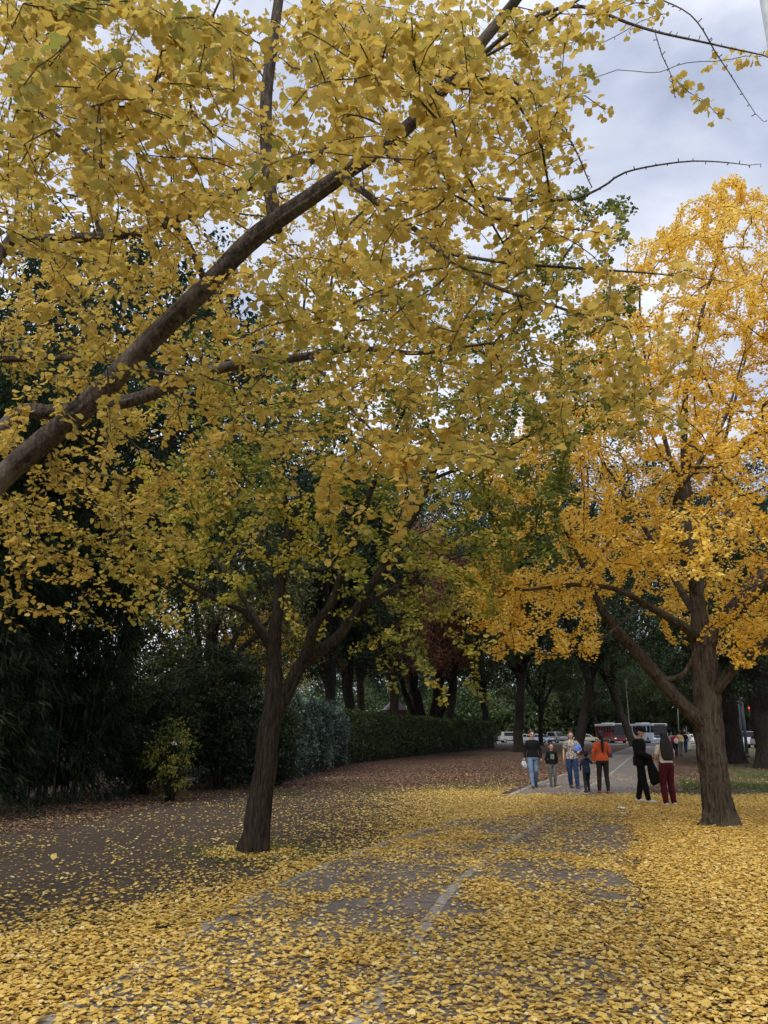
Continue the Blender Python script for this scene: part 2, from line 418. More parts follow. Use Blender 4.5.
def tint_fg(C, tw, r):
    return .40 + .42*(tw-.5) + .35*(r-.5) + .35*nz(C, .8) + .12*np.clip((C[:, 2]-3), 0, 3)/3
me, n = ginkgo_leaves(FG, 'ginkgo_crown', LEAF_FAN, M_fg, .34, .040, (2, 4), (.036, .064), tint_fg, 1.0)
LEAFCOUNT['fg'] = n
link('crown', shift(me, fb), fg)

# ================================================================== middle ginkgo
MD = Skel(); mb = Vector((-1.86, 12.0, 0)); D = 12.0
def A(x, y, d=0): return at(x, y, D+d)
MD.limb([mb+Vector((0, 0, -.08)), A(257, 830), A(260, 800), A(265, 770), A(268, 735), A(274, 700), A(274, 643), A(278, 606), A(284, 552), A(288, 524), A(282, 475), A(290, 420), A(300, 340), A(310, 250)],
        [.205, .183, .170, .158, .152, .14, .098, .085, .072, .062, .05, .04, .028, .01], .07)
MD.limb([A(270, 722), A(289, 688, .05), A(303, 663, .1), A(336, 639, .2), A(356, 610, .3), A(377, 577, .3), A(405, 532, .4), A(430, 480, .5), A(455, 420, .6), A(500, 350, .6), A(555, 270, .6), A(590, 220, .5)],
        [.112, .106, .097, .080, .073, .066, .062, .052, .042, .03, .02, .006], .07)
MD.limb([A(303, 663, .1), A(315, 626, -.2), A(332, 602, -.3), A(344, 565, -.5), A(356, 532, -.6), A(375, 480, -.9), A(400, 420, -1.2), A(430, 360, -1.4)], [.09, .072, .062, .055, .048, .036, .026, .012], .07)
MD.limb([A(270, 648), A(246, 614, -.3), A(217, 600, -.6), A(188, 585, -.9), A(150, 560, -1.3)], [.055, .046, .036, .028, .012], .07, .01)
MD.limb([A(272, 640), A(264, 630, .3), A(229, 577, .6), A(200, 540, 1), A(180, 480, 1.2)], [.045, .04, .032, .024, .01], .07, .01)
MD.limb([A(279, 603), A(290, 572, .5), A(322, 570, .8), A(345, 560, 1.2), A(380, 550, 1.8)], [.04, .034, .028, .022, .01], .07, .01)
MD.limb([A(356, 610, .3), A(400, 585, .8), A(450, 560, 1.2), A(500, 545, 1.4)], [.04, .03, .02, .01], .07, .01)
MD.limb([A(430, 480, .5), A(480, 460, 0), A(540, 430, -.4), A(590, 400, -.6)], [.035, .026, .018, .008], .07, .01)
rows_md = [[0]*12, [0]*12, [0]*12,
 [0, 0, 0, 0, 0, 0, 0, 0, 3, 2.4, 0, 0],
 [0, 0, 0, 0, 2, 2, 2, 4, 6, 1.6, 0, 0],
 [0, 0, 0, 2, 3, 4, 5, 6, 6, 1.5, 0, 0],
 [0, 0, 1, 4, 6, 6, 7, 8, 7, 2, 0, 0],
 [0, 0, 3, 6, 7, 7, 7, 8, 5.5, 0, 0, 0],
 [0, 0, 3.0, 4.0, 2.6, 2.4, 2.4, 5, 3.5, 0, 0, 0],
 [0, 0, 1.2, 1.6, .6, .8, 3.2, 4, 0, 0, 0, 0],
 [0, 0, 0, 0, 0, .6, 1.5, .4, 0, 0, 0, 0]]
tg = grid_targets(rows_md, lambda x, y: (9.6, 15.2), 6.8)
tg = [t for t in tg if noise.noise(t*.75) > -.32]
MD.grow(tg, seg=.16, droop=.2, tip=.0045, up=.15, k=2.2)
md = empty('ginkgo_tree', mb, 0, 'forked ginkgo with green to yellow leaves standing in the dark left verge', 'tree')
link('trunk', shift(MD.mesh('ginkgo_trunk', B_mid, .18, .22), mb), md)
def tint_md(C, tw, r):
    # greener towards the right and the top of this crown, yellower low on the left
    g = .44 - .038*(C[:, 0]+1) - .02*(C[:, 2]-5)
    return g + .35*(tw-.5) + .3*(r-.5) + .5*nz(C, .5, 3)
me, n = ginkgo_leaves(MD, 'ginkgo_crown', LEAF_MED, M_mid, .55, .052, (3, 5), (.055, .085), tint_md, 2.5)
LEAFCOUNT['md'] = n
link('crown', shift(me, mb), md)

# ================================================================== golden ginkgo on the right
RT = Skel(); rb = Vector((6.16, 15.3, 0)); D = 15.3
RT.limb([rb+Vector((0, 0, -.1)), A(719, 812), A(716, 795), A(714, 774), A(711, 750), A(709.5, 730), A(707, 686), A(703, 645), A(699, 618), A(694, 570), A(688, 500), A(684, 440), A(688, 380), A(700, 320), A(718, 255), A(735, 200)],
        [.295, .27, .255, .247, .246, .256, .232, .21, .155, .11, .085, .068, .052, .04, .025, .01], .07, .02)
RT.limb([A(706, 728), A(692, 714, -.15), A(662, 681, -.3), A(633, 648, -.5), A(613, 625, -.6), A(601, 607, -.7), A(592, 587, -.7), A(575, 550, -.8), A(550, 500, -.9)], [.15, .132, .112, .098, .084, .068, .052, .035, .015], .07)
RT.limb([A(663, 680, -.3), A(680, 676, -.5), A(690, 664, -.6), A(698, 640, -.8)], [.05, .045, .035, .015], .07)
RT.limb([A(702, 640), A(686, 628, -.3), A(668, 617, -.5), A(648, 606, -.7), A(618, 590, -1.0), A(575, 585, -1.4), A(520, 590, -1.6), A(480, 580, -1.7)], [.13, .085, .075, .064, .045, .035, .022, .008], .07, .01)
RT.limb([A(704, 645), A(712, 635, -.1), A(736, 607, -.2), A(768, 575, -.3), A(810, 520, -.4), A(850, 440, -.4), A(880, 360, -.3)], [.20, .165, .15, .14, .11, .07, .02], .07)
RT.limb([A(709, 700), A(718, 688, -.2), A(739, 663, -.5), A(768, 642, -.8), A(820, 615, -1.2), A(880, 590, -1.5)], [.13, .10, .09, .078, .055, .02], .07)
RT.limb([A(715, 630, -.1), A(735, 600, .3), A(768, 560, .9), A(820, 500, 1.4), A(860, 440, 1.6)], [.08, .07, .06, .04, .015], .07)
RT.limb([A(700, 620), A(675, 580, .8), A(640, 520, 1.6), A(600, 455, 2.2), A(570, 400, 2.4)], [.09, .062, .045, .03, .012], .07, .02)
RT.limb([A(698, 600), A(675, 510, -.8), A(700, 460, -1.4), A(727, 415, -1.6), A(745, 350, -1.7)], [.075, .05, .04, .028, .012], .07, .02)
RT.limb([A(700, 628), A(702, 560, 1.2), A(715, 480, 2), A(740, 380, 2.4), A(760, 300, 2.2)], [.09, .062, .045, .03, .012], .07, .02)
RT.limb([A(690, 520), A(665, 440, -.5), A(645, 360, -.6), A(640, 290, -.5), A(650, 240, -.4)], [.06, .04, .028, .018, .008], .07, .02)
RT.limb([A(640, 606, -.7), A(600, 640, -1.3), A(560, 655, -1.7), A(515, 650, -1.9), A(490, 655, -2.0)], [.03, .025, .018, .012, .006], .07, .01)
prof = [(2.9, 3.6), (3.5, 4.9), (4.3, 5.4), (6.3, 5.4), (8.5, 4.7), (10.9, 3.2), (12.5, 1.8), (13.6, .55), (14.2, .1)]
def rtr(z):
    for (a, b), (c, d) in zip(prof, prof[1:]):
        if a <= z <= c: return b+(d-b)*(z-a)/(c-a)
    return 0
tg = []
while len(tg) < 3300:
    z = random.uniform(2.9, 14.1); R = rtr(z)
    if random.random() > (R/5.1)**2*.9+.12: continue
    a = random.uniform(0, 2*PI); q = random.random()**.42*R
    ax = 6.25 + 1.75*(z/14)**1.1; p = Vector((ax+q*math.cos(a), 15.3+q*math.sin(a), z))
    low = 4.5 - .33*(q-1.6) + .9*noise.noise(Vector((p.x*.55, p.y*.55, 3.3)))
    if z < low: continue
    if noise.noise(p*.62+Vector((5, 0, 0))) < -.17: continue
    tg.append(p)
for _ in range(130):   # low hanging bough on the left
    x = random.uniform(462, 600); tg.append(at(x, random.uniform(570, 660 if x > 490 else 610), random.uniform(13.0, 14.6)))
for _ in range(60):
    tg.append(at(random.uniform(712, 768), random.uniform(590, 668), random.uniform(13.2, 16.5)))
RT.grow(tg, seg=.17, droop=.12, tip=.0055, up=.2, k=2.1)
rt = empty('ginkgo_tree', rb, 0, 'tall golden yellow ginkgo with furrowed trunk on the right of the path', 'tree')
link('trunk', shift(RT.mesh('ginkgo_trunk', B_right, .22, .38), rb), rt)
def tint_rt(C, tw, r): return .5 + .4*(tw-.5) + .45*(r-.5) + .4*nz(C, .5, 9)
me, n = ginkgo_leaves(RT, 'ginkgo_crown', LEAF_MED, M_gold, .60, .050, (3, 6), (.046, .076), tint_rt, 3)
LEAFCOUNT['rt'] = n
link('crown', shift(me, rb), rt)

# ================================================================== park trees in the background
def clump_leaves(name, centres, rad, per, size, mat, proto=LEAF_OVAL, flat=.7, shine=0):
    n = len(centres); idx = np.repeat(np.arange(n), per)
    C = np.array([tuple(c) for c in centres]); m = len(idx)
    rr = rng.uniform(.6, 1.25, n)[idx]*rad
    pos = C[idx] + rdir(m)*(rng.random(m)**.5)[:, None]*rr[:, None]*np.array([1, 1, flat])
    axd = rdir(m) + np.array([0, 0, -.3]); nr = rdir(m)*.8 + np.array([0, 0, .8])
    tw = rng.uniform(0, 1, n)[idx]
    tint = np.clip(.42 + .5*(tw-.5) + .45*(rng.random(m)-.5), 0, 1)
    return leaf_mesh(name, proto, pos, axd, nr, rng.uniform(size[0], size[1], m), tint, mat)
def park_tree(name, h, crown_r, trunk_r, fork, ntg, per, leaf, mat, bark, lean=(0, 0), stems=5, seed=1, low=None, flat=.75, clump=.8, keep=-.25, multi=False):
    """a park tree at the origin; returns the two meshes"""
    random.seed(seed)
    sk = Skel(); lx, ly = lean; low = fork if low is None else low
    top = Vector((lx*2.2, ly*2.2, h*.85))
    if multi:
        for k in range(stems):
            a = k/stems*2*PI + .4; o = Vector((math.cos(a), math.sin(a), 0))
            sk_pts = [o*.35*trunk_r*3, o*(.5+.2*trunk_r)+Vector((0, 0, fork*.5)), o*1.3+Vector((0, 0, fork)), o*crown_r*.45+Vector((0, 0, h*.55)), o*crown_r*.6+Vector((0, 0, h*.85))]
            if k == 0: sk.limb([(0, 0, -.2), (0, 0, .3)], [trunk_r*1.8, trunk_r*1.6], .2)
            sk.limb(sk_pts, [trunk_r, trunk_r*.85, trunk_r*.7, trunk_r*.4, .03], .35, .12)
    else:
        sk.limb([(0, 0, -.2), (lx*.1, ly*.1, .8), (lx*.5, ly*.5, fork*.5), (lx, ly, fork), tuple(top*.7+Vector((0, 0, .5))), tuple(top)], [trunk_r*1.15, trunk_r, trunk_r*.86, trunk_r*.8, trunk_r*.35, .04], .3, .1)
        for k in range(stems):
            a = k/stems*2*PI + random.uniform(-.4, .4); o = Vector((math.cos(a), math.sin(a), 0)); b = random.uniform(.85, 1.2)
            sk.limb([(lx*b, ly*b, fork*b), tuple(Vector((lx, ly, 0))+o*crown_r*.22+Vector((0, 0, fork+(h-fork)*.18))), tuple(Vector((lx, ly, 0))+o*crown_r*.5+Vector((0, 0, fork+(h-fork)*random.uniform(.35, .5)))), tuple(Vector((lx*1.3, ly*1.3, 0))+o*crown_r*.72+Vector((0, 0, fork+(h-fork)*random.uniform(.5, .78))))],
                    [trunk_r*.62, trunk_r*.5, trunk_r*.33, .04], .3, .15)
    tg = []; cz = (low+h)/2; hz = (h-low)/2
    off = Vector((seed*3.1, seed*1.7, 0))
    while len(tg) < ntg:
        v = Vector((random.gauss(0, 1), random.gauss(0, 1), random.gauss(0, 1))).normalized()*random.random()**.36
        p = Vector((lx*1.4+v.x*crown_r, ly*1.4+v.y*crown_r, cz+v.z*hz))
        rr = 1+.28*noise.noise(v*2.2+off)
        p = Vector((lx*1.4+v.x*crown_r*rr, ly*1.4+v.y*crown_r*rr, cz+v.z*hz*rr))
        if noise.noise(p*.42+off) < keep: continue
        tg.append(p)
    sk.grow(tg, seg=.5, droop=.1, tip=.012, batch=80)
    bm_ = sk.mesh(name+'_trunk', bark, .10, .35)
    lf = clump_leaves(name+'_crown', tg, clump, per, leaf, mat, flat=flat)
    return bm_, lf
V = {
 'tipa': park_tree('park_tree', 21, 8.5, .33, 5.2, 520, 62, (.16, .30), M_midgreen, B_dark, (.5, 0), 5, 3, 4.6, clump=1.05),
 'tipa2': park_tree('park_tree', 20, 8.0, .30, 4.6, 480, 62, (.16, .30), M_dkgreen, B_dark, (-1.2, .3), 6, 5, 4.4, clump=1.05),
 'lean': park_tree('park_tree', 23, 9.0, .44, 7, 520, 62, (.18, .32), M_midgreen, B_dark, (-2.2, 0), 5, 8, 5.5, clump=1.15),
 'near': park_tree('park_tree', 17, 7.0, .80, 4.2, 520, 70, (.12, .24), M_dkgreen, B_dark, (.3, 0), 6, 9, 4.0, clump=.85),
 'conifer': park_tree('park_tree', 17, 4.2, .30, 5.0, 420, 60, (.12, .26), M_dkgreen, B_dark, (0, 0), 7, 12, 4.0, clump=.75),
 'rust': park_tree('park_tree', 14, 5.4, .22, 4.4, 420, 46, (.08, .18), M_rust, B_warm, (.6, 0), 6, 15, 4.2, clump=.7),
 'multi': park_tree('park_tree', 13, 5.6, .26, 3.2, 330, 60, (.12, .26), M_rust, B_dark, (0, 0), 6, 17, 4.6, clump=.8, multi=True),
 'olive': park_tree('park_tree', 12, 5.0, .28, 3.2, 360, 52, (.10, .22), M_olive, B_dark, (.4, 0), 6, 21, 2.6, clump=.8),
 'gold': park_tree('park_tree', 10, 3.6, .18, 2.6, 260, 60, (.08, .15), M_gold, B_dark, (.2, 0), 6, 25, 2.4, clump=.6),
}
random.seed(99)
def place(kind, x, Y, s, rz, label, group='park trees in the background', px=True, name='park_tree', cat='tree', z=0):
    X = gx(x, Y) if px else x
    r = empty(name, (X, Y, z), rz, label, cat, group); r.scale = (s, s, s)
    link('trunk', V[kind][0], r); link('crown', V[kind][1], r)
    return r
place('tipa', 518, 72, 1.3, .3, 'straight dark tree just left of the woman in the black sweater')
place('tipa2', 577, 63, 1.3, 2.6, 'dark tree with a side branch rising behind the patterned blouse woman')
place('lean', 634, 100, 1.05, 0, 'leaning dark trunk between the red bus and the white bus')
place('near', 727, 46, 1.0, .9, 'massive dark trunk right behind the golden ginkgo trunk')
place('near', 772, 39, .92, 3.3, 'broad dark trunk cut by the right edge of the picture')
place('conifer', 330, 48, 1.15, .2, 'left one of two straight dark trunks rising above the grey green hedge')
place('conifer', 348, 52, 1.2, 2.0, 'right one of two straight dark trunks rising above the grey green hedge')
place('rust', 389, 66, 1.4, 1.0, 'slim trunk with rust brown foliage just left of the red roofed kiosk')
place('rust', 401, 70, 1.6, 2.9, 'reddish trunk with rust brown foliage just right of the red roofed kiosk')
place('multi', 428, 78, 1.5, .5, 'many stemmed dark tree spreading above the far clipped hedge')
place('tipa2', 447, 90, 1.6, 4.4, 'dark tree leaning over the far end of the clipped hedge')
place('tipa', 486, 104, 1.4, 1.7, 'distant tree over the far end of the hedge')
place('tipa', 541, 108, .95, 5.0, 'thin looking distant trunk between the sweater woman and the boy')
place('tipa2', 600, 150, 1.1, 1.2, 'distant tree across the street left of the red bus')
place('tipa', 655, 150, 1.0, 3.9, 'distant tree across the street behind the white bus')
place('olive', 676, 152, 1.2, 2.2, 'light green tree across the street above the far group of walkers')
place('tipa', 705, 145, 1.1, 5.5, 'distant tree across the street hidden behind the golden ginkgo')
place('olive', 750, 150, 1.3, .8, 'pale tree across the side street beyond the traffic light')
place('tipa2', 420, 130, 1.2, .4, 'distant dark tree behind the many stemmed tree')
place('tipa', 350, 80, 1.5, 2.4, 'distant tree behind the two straight trunks')
place('rust', 335, 66, 1.45, 3.1, 'rust brown tree farther behind the two straight dark trunks')
place('rust', 366, 58, 1.35, 4.0, 'rust brown tree behind the two straight dark trunks')
place('gold', 240, 38, .85, .5, 'small yellow leaved tree behind the dark shrubs on the left')
place('olive', 195, 31, .95, 1.2, 'olive leaved tree with low dark boughs behind the bamboo')
place('tipa2', 120, 40, 1.35, 2.1, 'large evergreen tree rising behind the bamboo')
place('near', 20, 33, 1.4, 4.0, 'large evergreen tree at the left edge behind the bamboo')
place('tipa2', 250, 62, 1.3, 5.4, 'distant dark tree seen above the left shrubs')
place('tipa', -18, 24, .8, 1, 'evergreen tree beyond the left edge beside the bamboo', px=False)
place('tipa', 29, 30, .9, 1, 'park tree beyond the right edge of the picture', px=False)
place('tipa2', 36, 58, 1.0, 1, 'park tree on the right between the side street and the lawn', px=False)
# a far wood that reads as one mass
wc = []
for k in range(3600):
    X = random.uniform(-140, 220); Y = random.uniform(162, 205); z = random.random()**1.25*24*(.8+.35*noise.noise(Vector((X*.04, 3, 2))))
    wc.append(Vector((X, Y, z)))
for k in range(1300): wc.append(Vector((random.uniform(-120, 200), random.uniform(152, 162), random.uniform(.5, 9))))
tag(link('distant_wood', clump_leaves('distant_wood', wc, 3.4, 95, (.45, .95), M_midgreen)), 'far mass of dark trees beyond the street', 'wood', kind='stuff')

# ================================================================== bamboo and shrubs at the left
M_fol = M_bamboo
def bamboo(cx, cy, r, h, nc, nl, label):
    root = empty('bamboo_clump', (cx, cy, 0), 0, label, 'bamboo', 'bamboo clumps along the left')
    sk = Skel(); pos = []; dr = []
    for k in range(nc):
        a = random.uniform(0, 2*PI); q = r*math.sqrt(random.random())*.75
        b = Vector((q*math.cos(a), q*math.sin(a), -.05)); o = Vector((math.cos(a+random.uniform(-.6, .6)), math.sin(a+random.uniform(-.6, .6)), 0))
        hh = h*random.uniform(.65, 1.0); sp = random.uniform(.6, 2.6)
        pts = [b, b+o*.15+Vector((0, 0, hh*.35)), b+o*sp*.4+Vector((0, 0, hh*.7)), b+o*sp+Vector((0, 0, hh*.95)), b+o*(sp*1.6)+Vector((0, 0, hh*.9))]
        q2, rr = catmull(pts, [.028, .026, .02, .01, .004], .35)
        par = -1
        for p_, r_ in zip(q2, rr):
            sk.p.append(p_); sk.par.append(par); sk.r.append(r_); sk.main.append(True); par = len(sk.p)-1
        for p_ in q2[2:]:
            for _ in range(int(nl)):
                oo = Vector((random.gauss(0, 1), random.gauss(0, 1), random.gauss(0, .4))); pos.append(p_+oo*random.uniform(.1, .65)); dr.append(oo)
    # skirts of foliage close to the ground round the outside
    for _ in range(int(nc*9)):
        a = random.uniform(0, 2*PI); q = r*random.uniform(.9, 1.25); pos.append(Vector((q*math.cos(a), q*math.sin(a), random.uniform(.1, h*.5)))); dr.append(Vector((math.cos(a), math.sin(a), 0)))
    link('culms', sk.mesh('bamboo_culms', M_culm), root)
    P = np.array([tuple(p) for p in pos]); Dd = np.array([tuple(d) for d in dr]); n = len(P); per = 13
    idx = np.repeat(np.arange(n), per); m = len(idx)
    Dn = Dd/np.maximum(np.linalg.norm(Dd, axis=1, keepdims=True), .01)
    ax = Dn[idx]*.75 + rdir(m)*.6 + np.array([0, 0, -.65])
    ps = P[idx] + rdir(m)*rng.uniform(0, .22, m)[:, None]
    tw = rng.random(n)[idx]
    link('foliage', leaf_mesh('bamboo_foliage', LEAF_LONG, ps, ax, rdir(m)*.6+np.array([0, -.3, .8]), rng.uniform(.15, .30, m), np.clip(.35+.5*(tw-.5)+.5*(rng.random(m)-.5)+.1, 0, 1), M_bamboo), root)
random.seed(5)
bamboo(-9.3, 16.6, 1.9, 11.8, 40, 7, 'nearest dark bamboo clump at the left edge with drooping leaves')
bamboo(-8.4, 20.6, 1.5, 9.5, 28, 7, 'dark bamboo clump just behind the nearest one beside the shrubs')
bamboo(-12.6, 13.6, 2.0, 12, 30, 7, 'bamboo clump beyond the left edge of the picture')
def shrub(cx, cy, r, h, n, per, leaf, mat, label, name='shrub', proto=LEAF_OVAL, open_=False):
    root = empty(name, (cx, cy, 0), 0, label, 'shrub', 'shrubs at the foot of the bamboo')
    sk = Skel()
    for k in range(7):
        a = k/7*2*PI; o = Vector((math.cos(a), math.sin(a), 0))
        sk.limb([o*.08, o*r*.3+Vector((0, 0, h*.35)), o*r*.6+Vector((0, 0, h*.7))], [.03, .02, .008], .2, .05)
    tg = []
    while len(tg) < n:
        v = Vector((random.gauss(0, 1), random.gauss(0, 1), random.gauss(0, 1))).normalized()*random.random()**.3
        p = Vector((v.x*r, v.y*r, h*.5+v.z*h*.5))
        if p.z < .05 or noise.noise(p*1.1+Vector((cx, cy, 0))) < -.25: continue
        tg.append(p)
    sk.grow(tg, seg=.25, tip=.004)
    link('stems', sk.mesh('shrub_stems', B_dark), root)
    link('foliage', clump_leaves('shrub_foliage', tg, .32 if not open_ else .2, per, leaf, mat, proto=proto), root)
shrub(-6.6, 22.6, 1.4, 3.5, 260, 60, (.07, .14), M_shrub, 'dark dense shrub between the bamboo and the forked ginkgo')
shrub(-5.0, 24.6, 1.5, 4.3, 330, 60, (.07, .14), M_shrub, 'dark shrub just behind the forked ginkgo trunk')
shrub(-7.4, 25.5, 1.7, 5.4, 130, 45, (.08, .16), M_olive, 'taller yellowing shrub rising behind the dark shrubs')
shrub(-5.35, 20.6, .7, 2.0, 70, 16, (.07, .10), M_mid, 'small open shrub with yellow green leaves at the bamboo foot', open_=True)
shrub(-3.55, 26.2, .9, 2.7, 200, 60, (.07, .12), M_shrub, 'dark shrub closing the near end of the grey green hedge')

# ================================================================== hedges
def hedge(name, P0, P1, w, h, n, leaf, mat, label, bulge=.25, proto=LEAF_OVAL):
    P0 = Vector(P0); P1 = Vector(P1); d = P1-P0; L = d.length; u = d/L; v = Vector((-u.y, u.x, 0))
    root = empty(name, P0, math.atan2(u.y, u.x), label, 'hedge', 'hedges along the left of the park')
    # woody core: lumpy closed volume well inside the leaves
    nx, na = int(L/.8)+2, 14; vs = []; lo = []; tt = []
    def prof(s, a, inset):
        cw = w/2-inset; ch = h-inset
        c, sn = math.cos(a), math.sin(a)
        e = .45
        yy = cw*math.copysign(abs(c)**e, c); zz = ch*(abs(sn)**e)
        b = bulge*noise.noise(Vector((s*.45, a*1.3, h)))+bulge*.5*noise.noise(Vector((s*1.4, a*3, h)))
        k = 1+b/(w/2)
        return yy*k, zz*(1+b/h)
    for i in range(nx):
        s = i/(nx-1)*L
        for k in range(na):
            yy, zz = prof(s, PI*k/(na-1), .28); vs.append((s, yy, zz if 0 < k < na-1 else 0))
    for i in range(nx-1):
        for k in range(na-1):
            lo += [i*na+k, i*na+k+1, (i+1)*na+k+1, (i+1)*na+k]; tt.append(4)
    lo += [k for k in range(na)][::-1]; tt.append(na)
    lo += [(nx-1)*na+k for k in range(na)]; tt.append(na)
    st = np.concatenate([[0], np.cumsum(tt)[:-1]])
    link('woody_core', mesh_from(name+'_core', vs, lo, st, tt, M_stem), root)
    s = rng.random(n)*L; a = rng.random(n)*PI; ins = rng.random(n)**1.5*.3
    P = np.array([(q, *prof(q, b, c-.05)) for q, b, c in zip(s, a, ins)])
    # near end cap
    m = int(n*w/L*.6); e = np.stack([rng.uniform(-.1, .1, m), rng.uniform(-w/2, w/2, m), rng.uniform(0, h, m)], 1)
    P = np.concatenate([P, e]); n2 = len(P)
    nr = np.concatenate([np.stack([np.zeros(n), np.cos(a), np.sin(a)*.8+.2], 1), np.tile([-1, 0, .3], (m, 1))])
    nr = nr + rdir(n2)*.8; ax = rdir(n2)+np.array([0, 0, .35])
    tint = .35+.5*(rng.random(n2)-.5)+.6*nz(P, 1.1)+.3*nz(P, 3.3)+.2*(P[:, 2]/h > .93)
    link('foliage', leaf_mesh(name+'_foliage', proto, P, ax, nr, rng.uniform(leaf[0], leaf[1], n2), np.clip(tint, 0, 1), mat), root)
hedge('hedge', (-4.9, 27.6, 0), (-3.3, 42.3, 0), 3.0, 2.95, 66000, (.08, .17), M_hedge1, 'grey green rounded hedge beginning behind the forked ginkgo', .45)
hedge('hedge', (-3.4, 42.6, 0), (1.35, 60, 0), 2.6, 2.8, 46000, (.09, .18), M_hedge2, 'dark clipped hedge continuing from the grey green one towards the kiosk', .12)
hedge('hedge', (1.4, 60.3, 0), (11.7, 93, 0), 2.6, 2.75, 46000, (.11, .22), M_hedge2, 'farthest stretch of the dark clipped hedge ending behind the sweater woman', .12)

# ================================================================== ground
def sheet(name, pts, z, mat, kind='structure', thick=0):
    bm = bmesh.new(); f = bm.faces.new([bm.verts.new((p[0], p[1], z)) for p in pts])
    if f.normal.z < 0: f.normal_flip()
    bmesh.ops.triangulate(bm, faces=bm.faces[:])
    me = bpy.data.meshes.new(name); bm.to_mesh(me); bm.free(); me.materials.append(mat)
    o = link(name, me); o['kind'] = kind; return o
def ribbon(name, line, z, mat, kind='structure'):
    """line: (x, y, halfwidth) or left/right point pairs"""
    bm = bmesh.new(); prev = None
    for a, b in line:
        v = (bm.verts.new((a[0], a[1], z)), bm.verts.new((b[0], b[1], z)))
        if prev: bm.faces.new((prev[0], prev[1], v[1], v[0]))
        prev = v
    bmesh.ops.recalc_face_normals(bm, faces=bm.faces)
    if sum(f.normal.z for f in bm.faces) < 0: bmesh.ops.reverse_faces(bm, faces=bm.faces[:])
    me = bpy.data.meshes.new(name); bm.to_mesh(me); bm.free(); me.materials.append(mat)
    o = link(name, me); o['kind'] = kind; return o
def asphalt(name, c1, c2, grain=60):
    m, nt, out = newmat(name); L = nt.links; v = coords(nt)
    a = N(nt, 'ShaderNodeTexNoise', i_Scale=.9, i_Detail=8, i_Roughness=.6); b = N(nt, 'ShaderNodeTexNoise', i_Scale=grain, i_Detail=3)
    L.new(v, a.inputs['Vector']); L.new(v, b.inputs['Vector'])
    r = ramp(nt, [(.35, c1), (.65, c2)]); L.new(a.outputs['Fac'], r.inputs['Fac'])
    mx = N(nt, 'ShaderNodeMix', data_type='RGBA', blend_type='OVERLAY'); mx.inputs[0].default_value = .5
    L.new(r.outputs['Color'], mx.inputs[6]); L.new(b.outputs['Fac'], mx.inputs[7])
    vo = N(nt, 'ShaderNodeTexVoronoi', feature='DISTANCE_TO_EDGE', i_Scale=.55)
    dn = N(nt, 'ShaderNodeTexNoise', i_Scale=1.5, i_Detail=5); L.new(v, dn.inputs['Vector'])
    ad = N(nt, 'ShaderNodeVectorMath', operation='ADD'); L.new(v, ad.inputs[0]); L.new(dn.outputs['Color'], ad.inputs[1]); L.new(ad.outputs[0], vo.inputs['Vector'])
    cr = ramp(nt, [(0, (.35, .35, .35)), (.012, (1, 1, 1))]); L.new(vo.outputs['Distance'], cr.inputs['Fac'])
    m2 = N(nt, 'ShaderNodeMix', data_type='RGBA', blend_type='MULTIPLY'); m2.inputs[0].default_value = 1
    L.new(mx.outputs[2], m2.inputs[6]); L.new(cr.outputs['Color'], m2.inputs[7])
    p = N(nt, 'ShaderNodeBsdfPrincipled', i_Roughness=.85); L.new(m2.outputs[2], p.inputs['Base Color'])
    bp = N(nt, 'ShaderNodeBump', i_Strength=.4, i_Distance=.01); L.new(b.outputs['Fac'], bp.inputs['Height']); L.new(bp.outputs[0], p.inputs['Normal'])
    L.new(p.outputs[0], out.inputs[0]); return m
M_path = asphalt('path asphalt', (.135, .112, .096), (.20, .168, .146))
M_road = asphalt('road asphalt', (.06, .06, .062), (.10, .10, .10), 20)
M_line = asphalt('worn path paint', (.23, .21, .19), (.38, .35, .32), 25)
M_kerb = plain('kerb stone', (.42, .41, .39), .8)
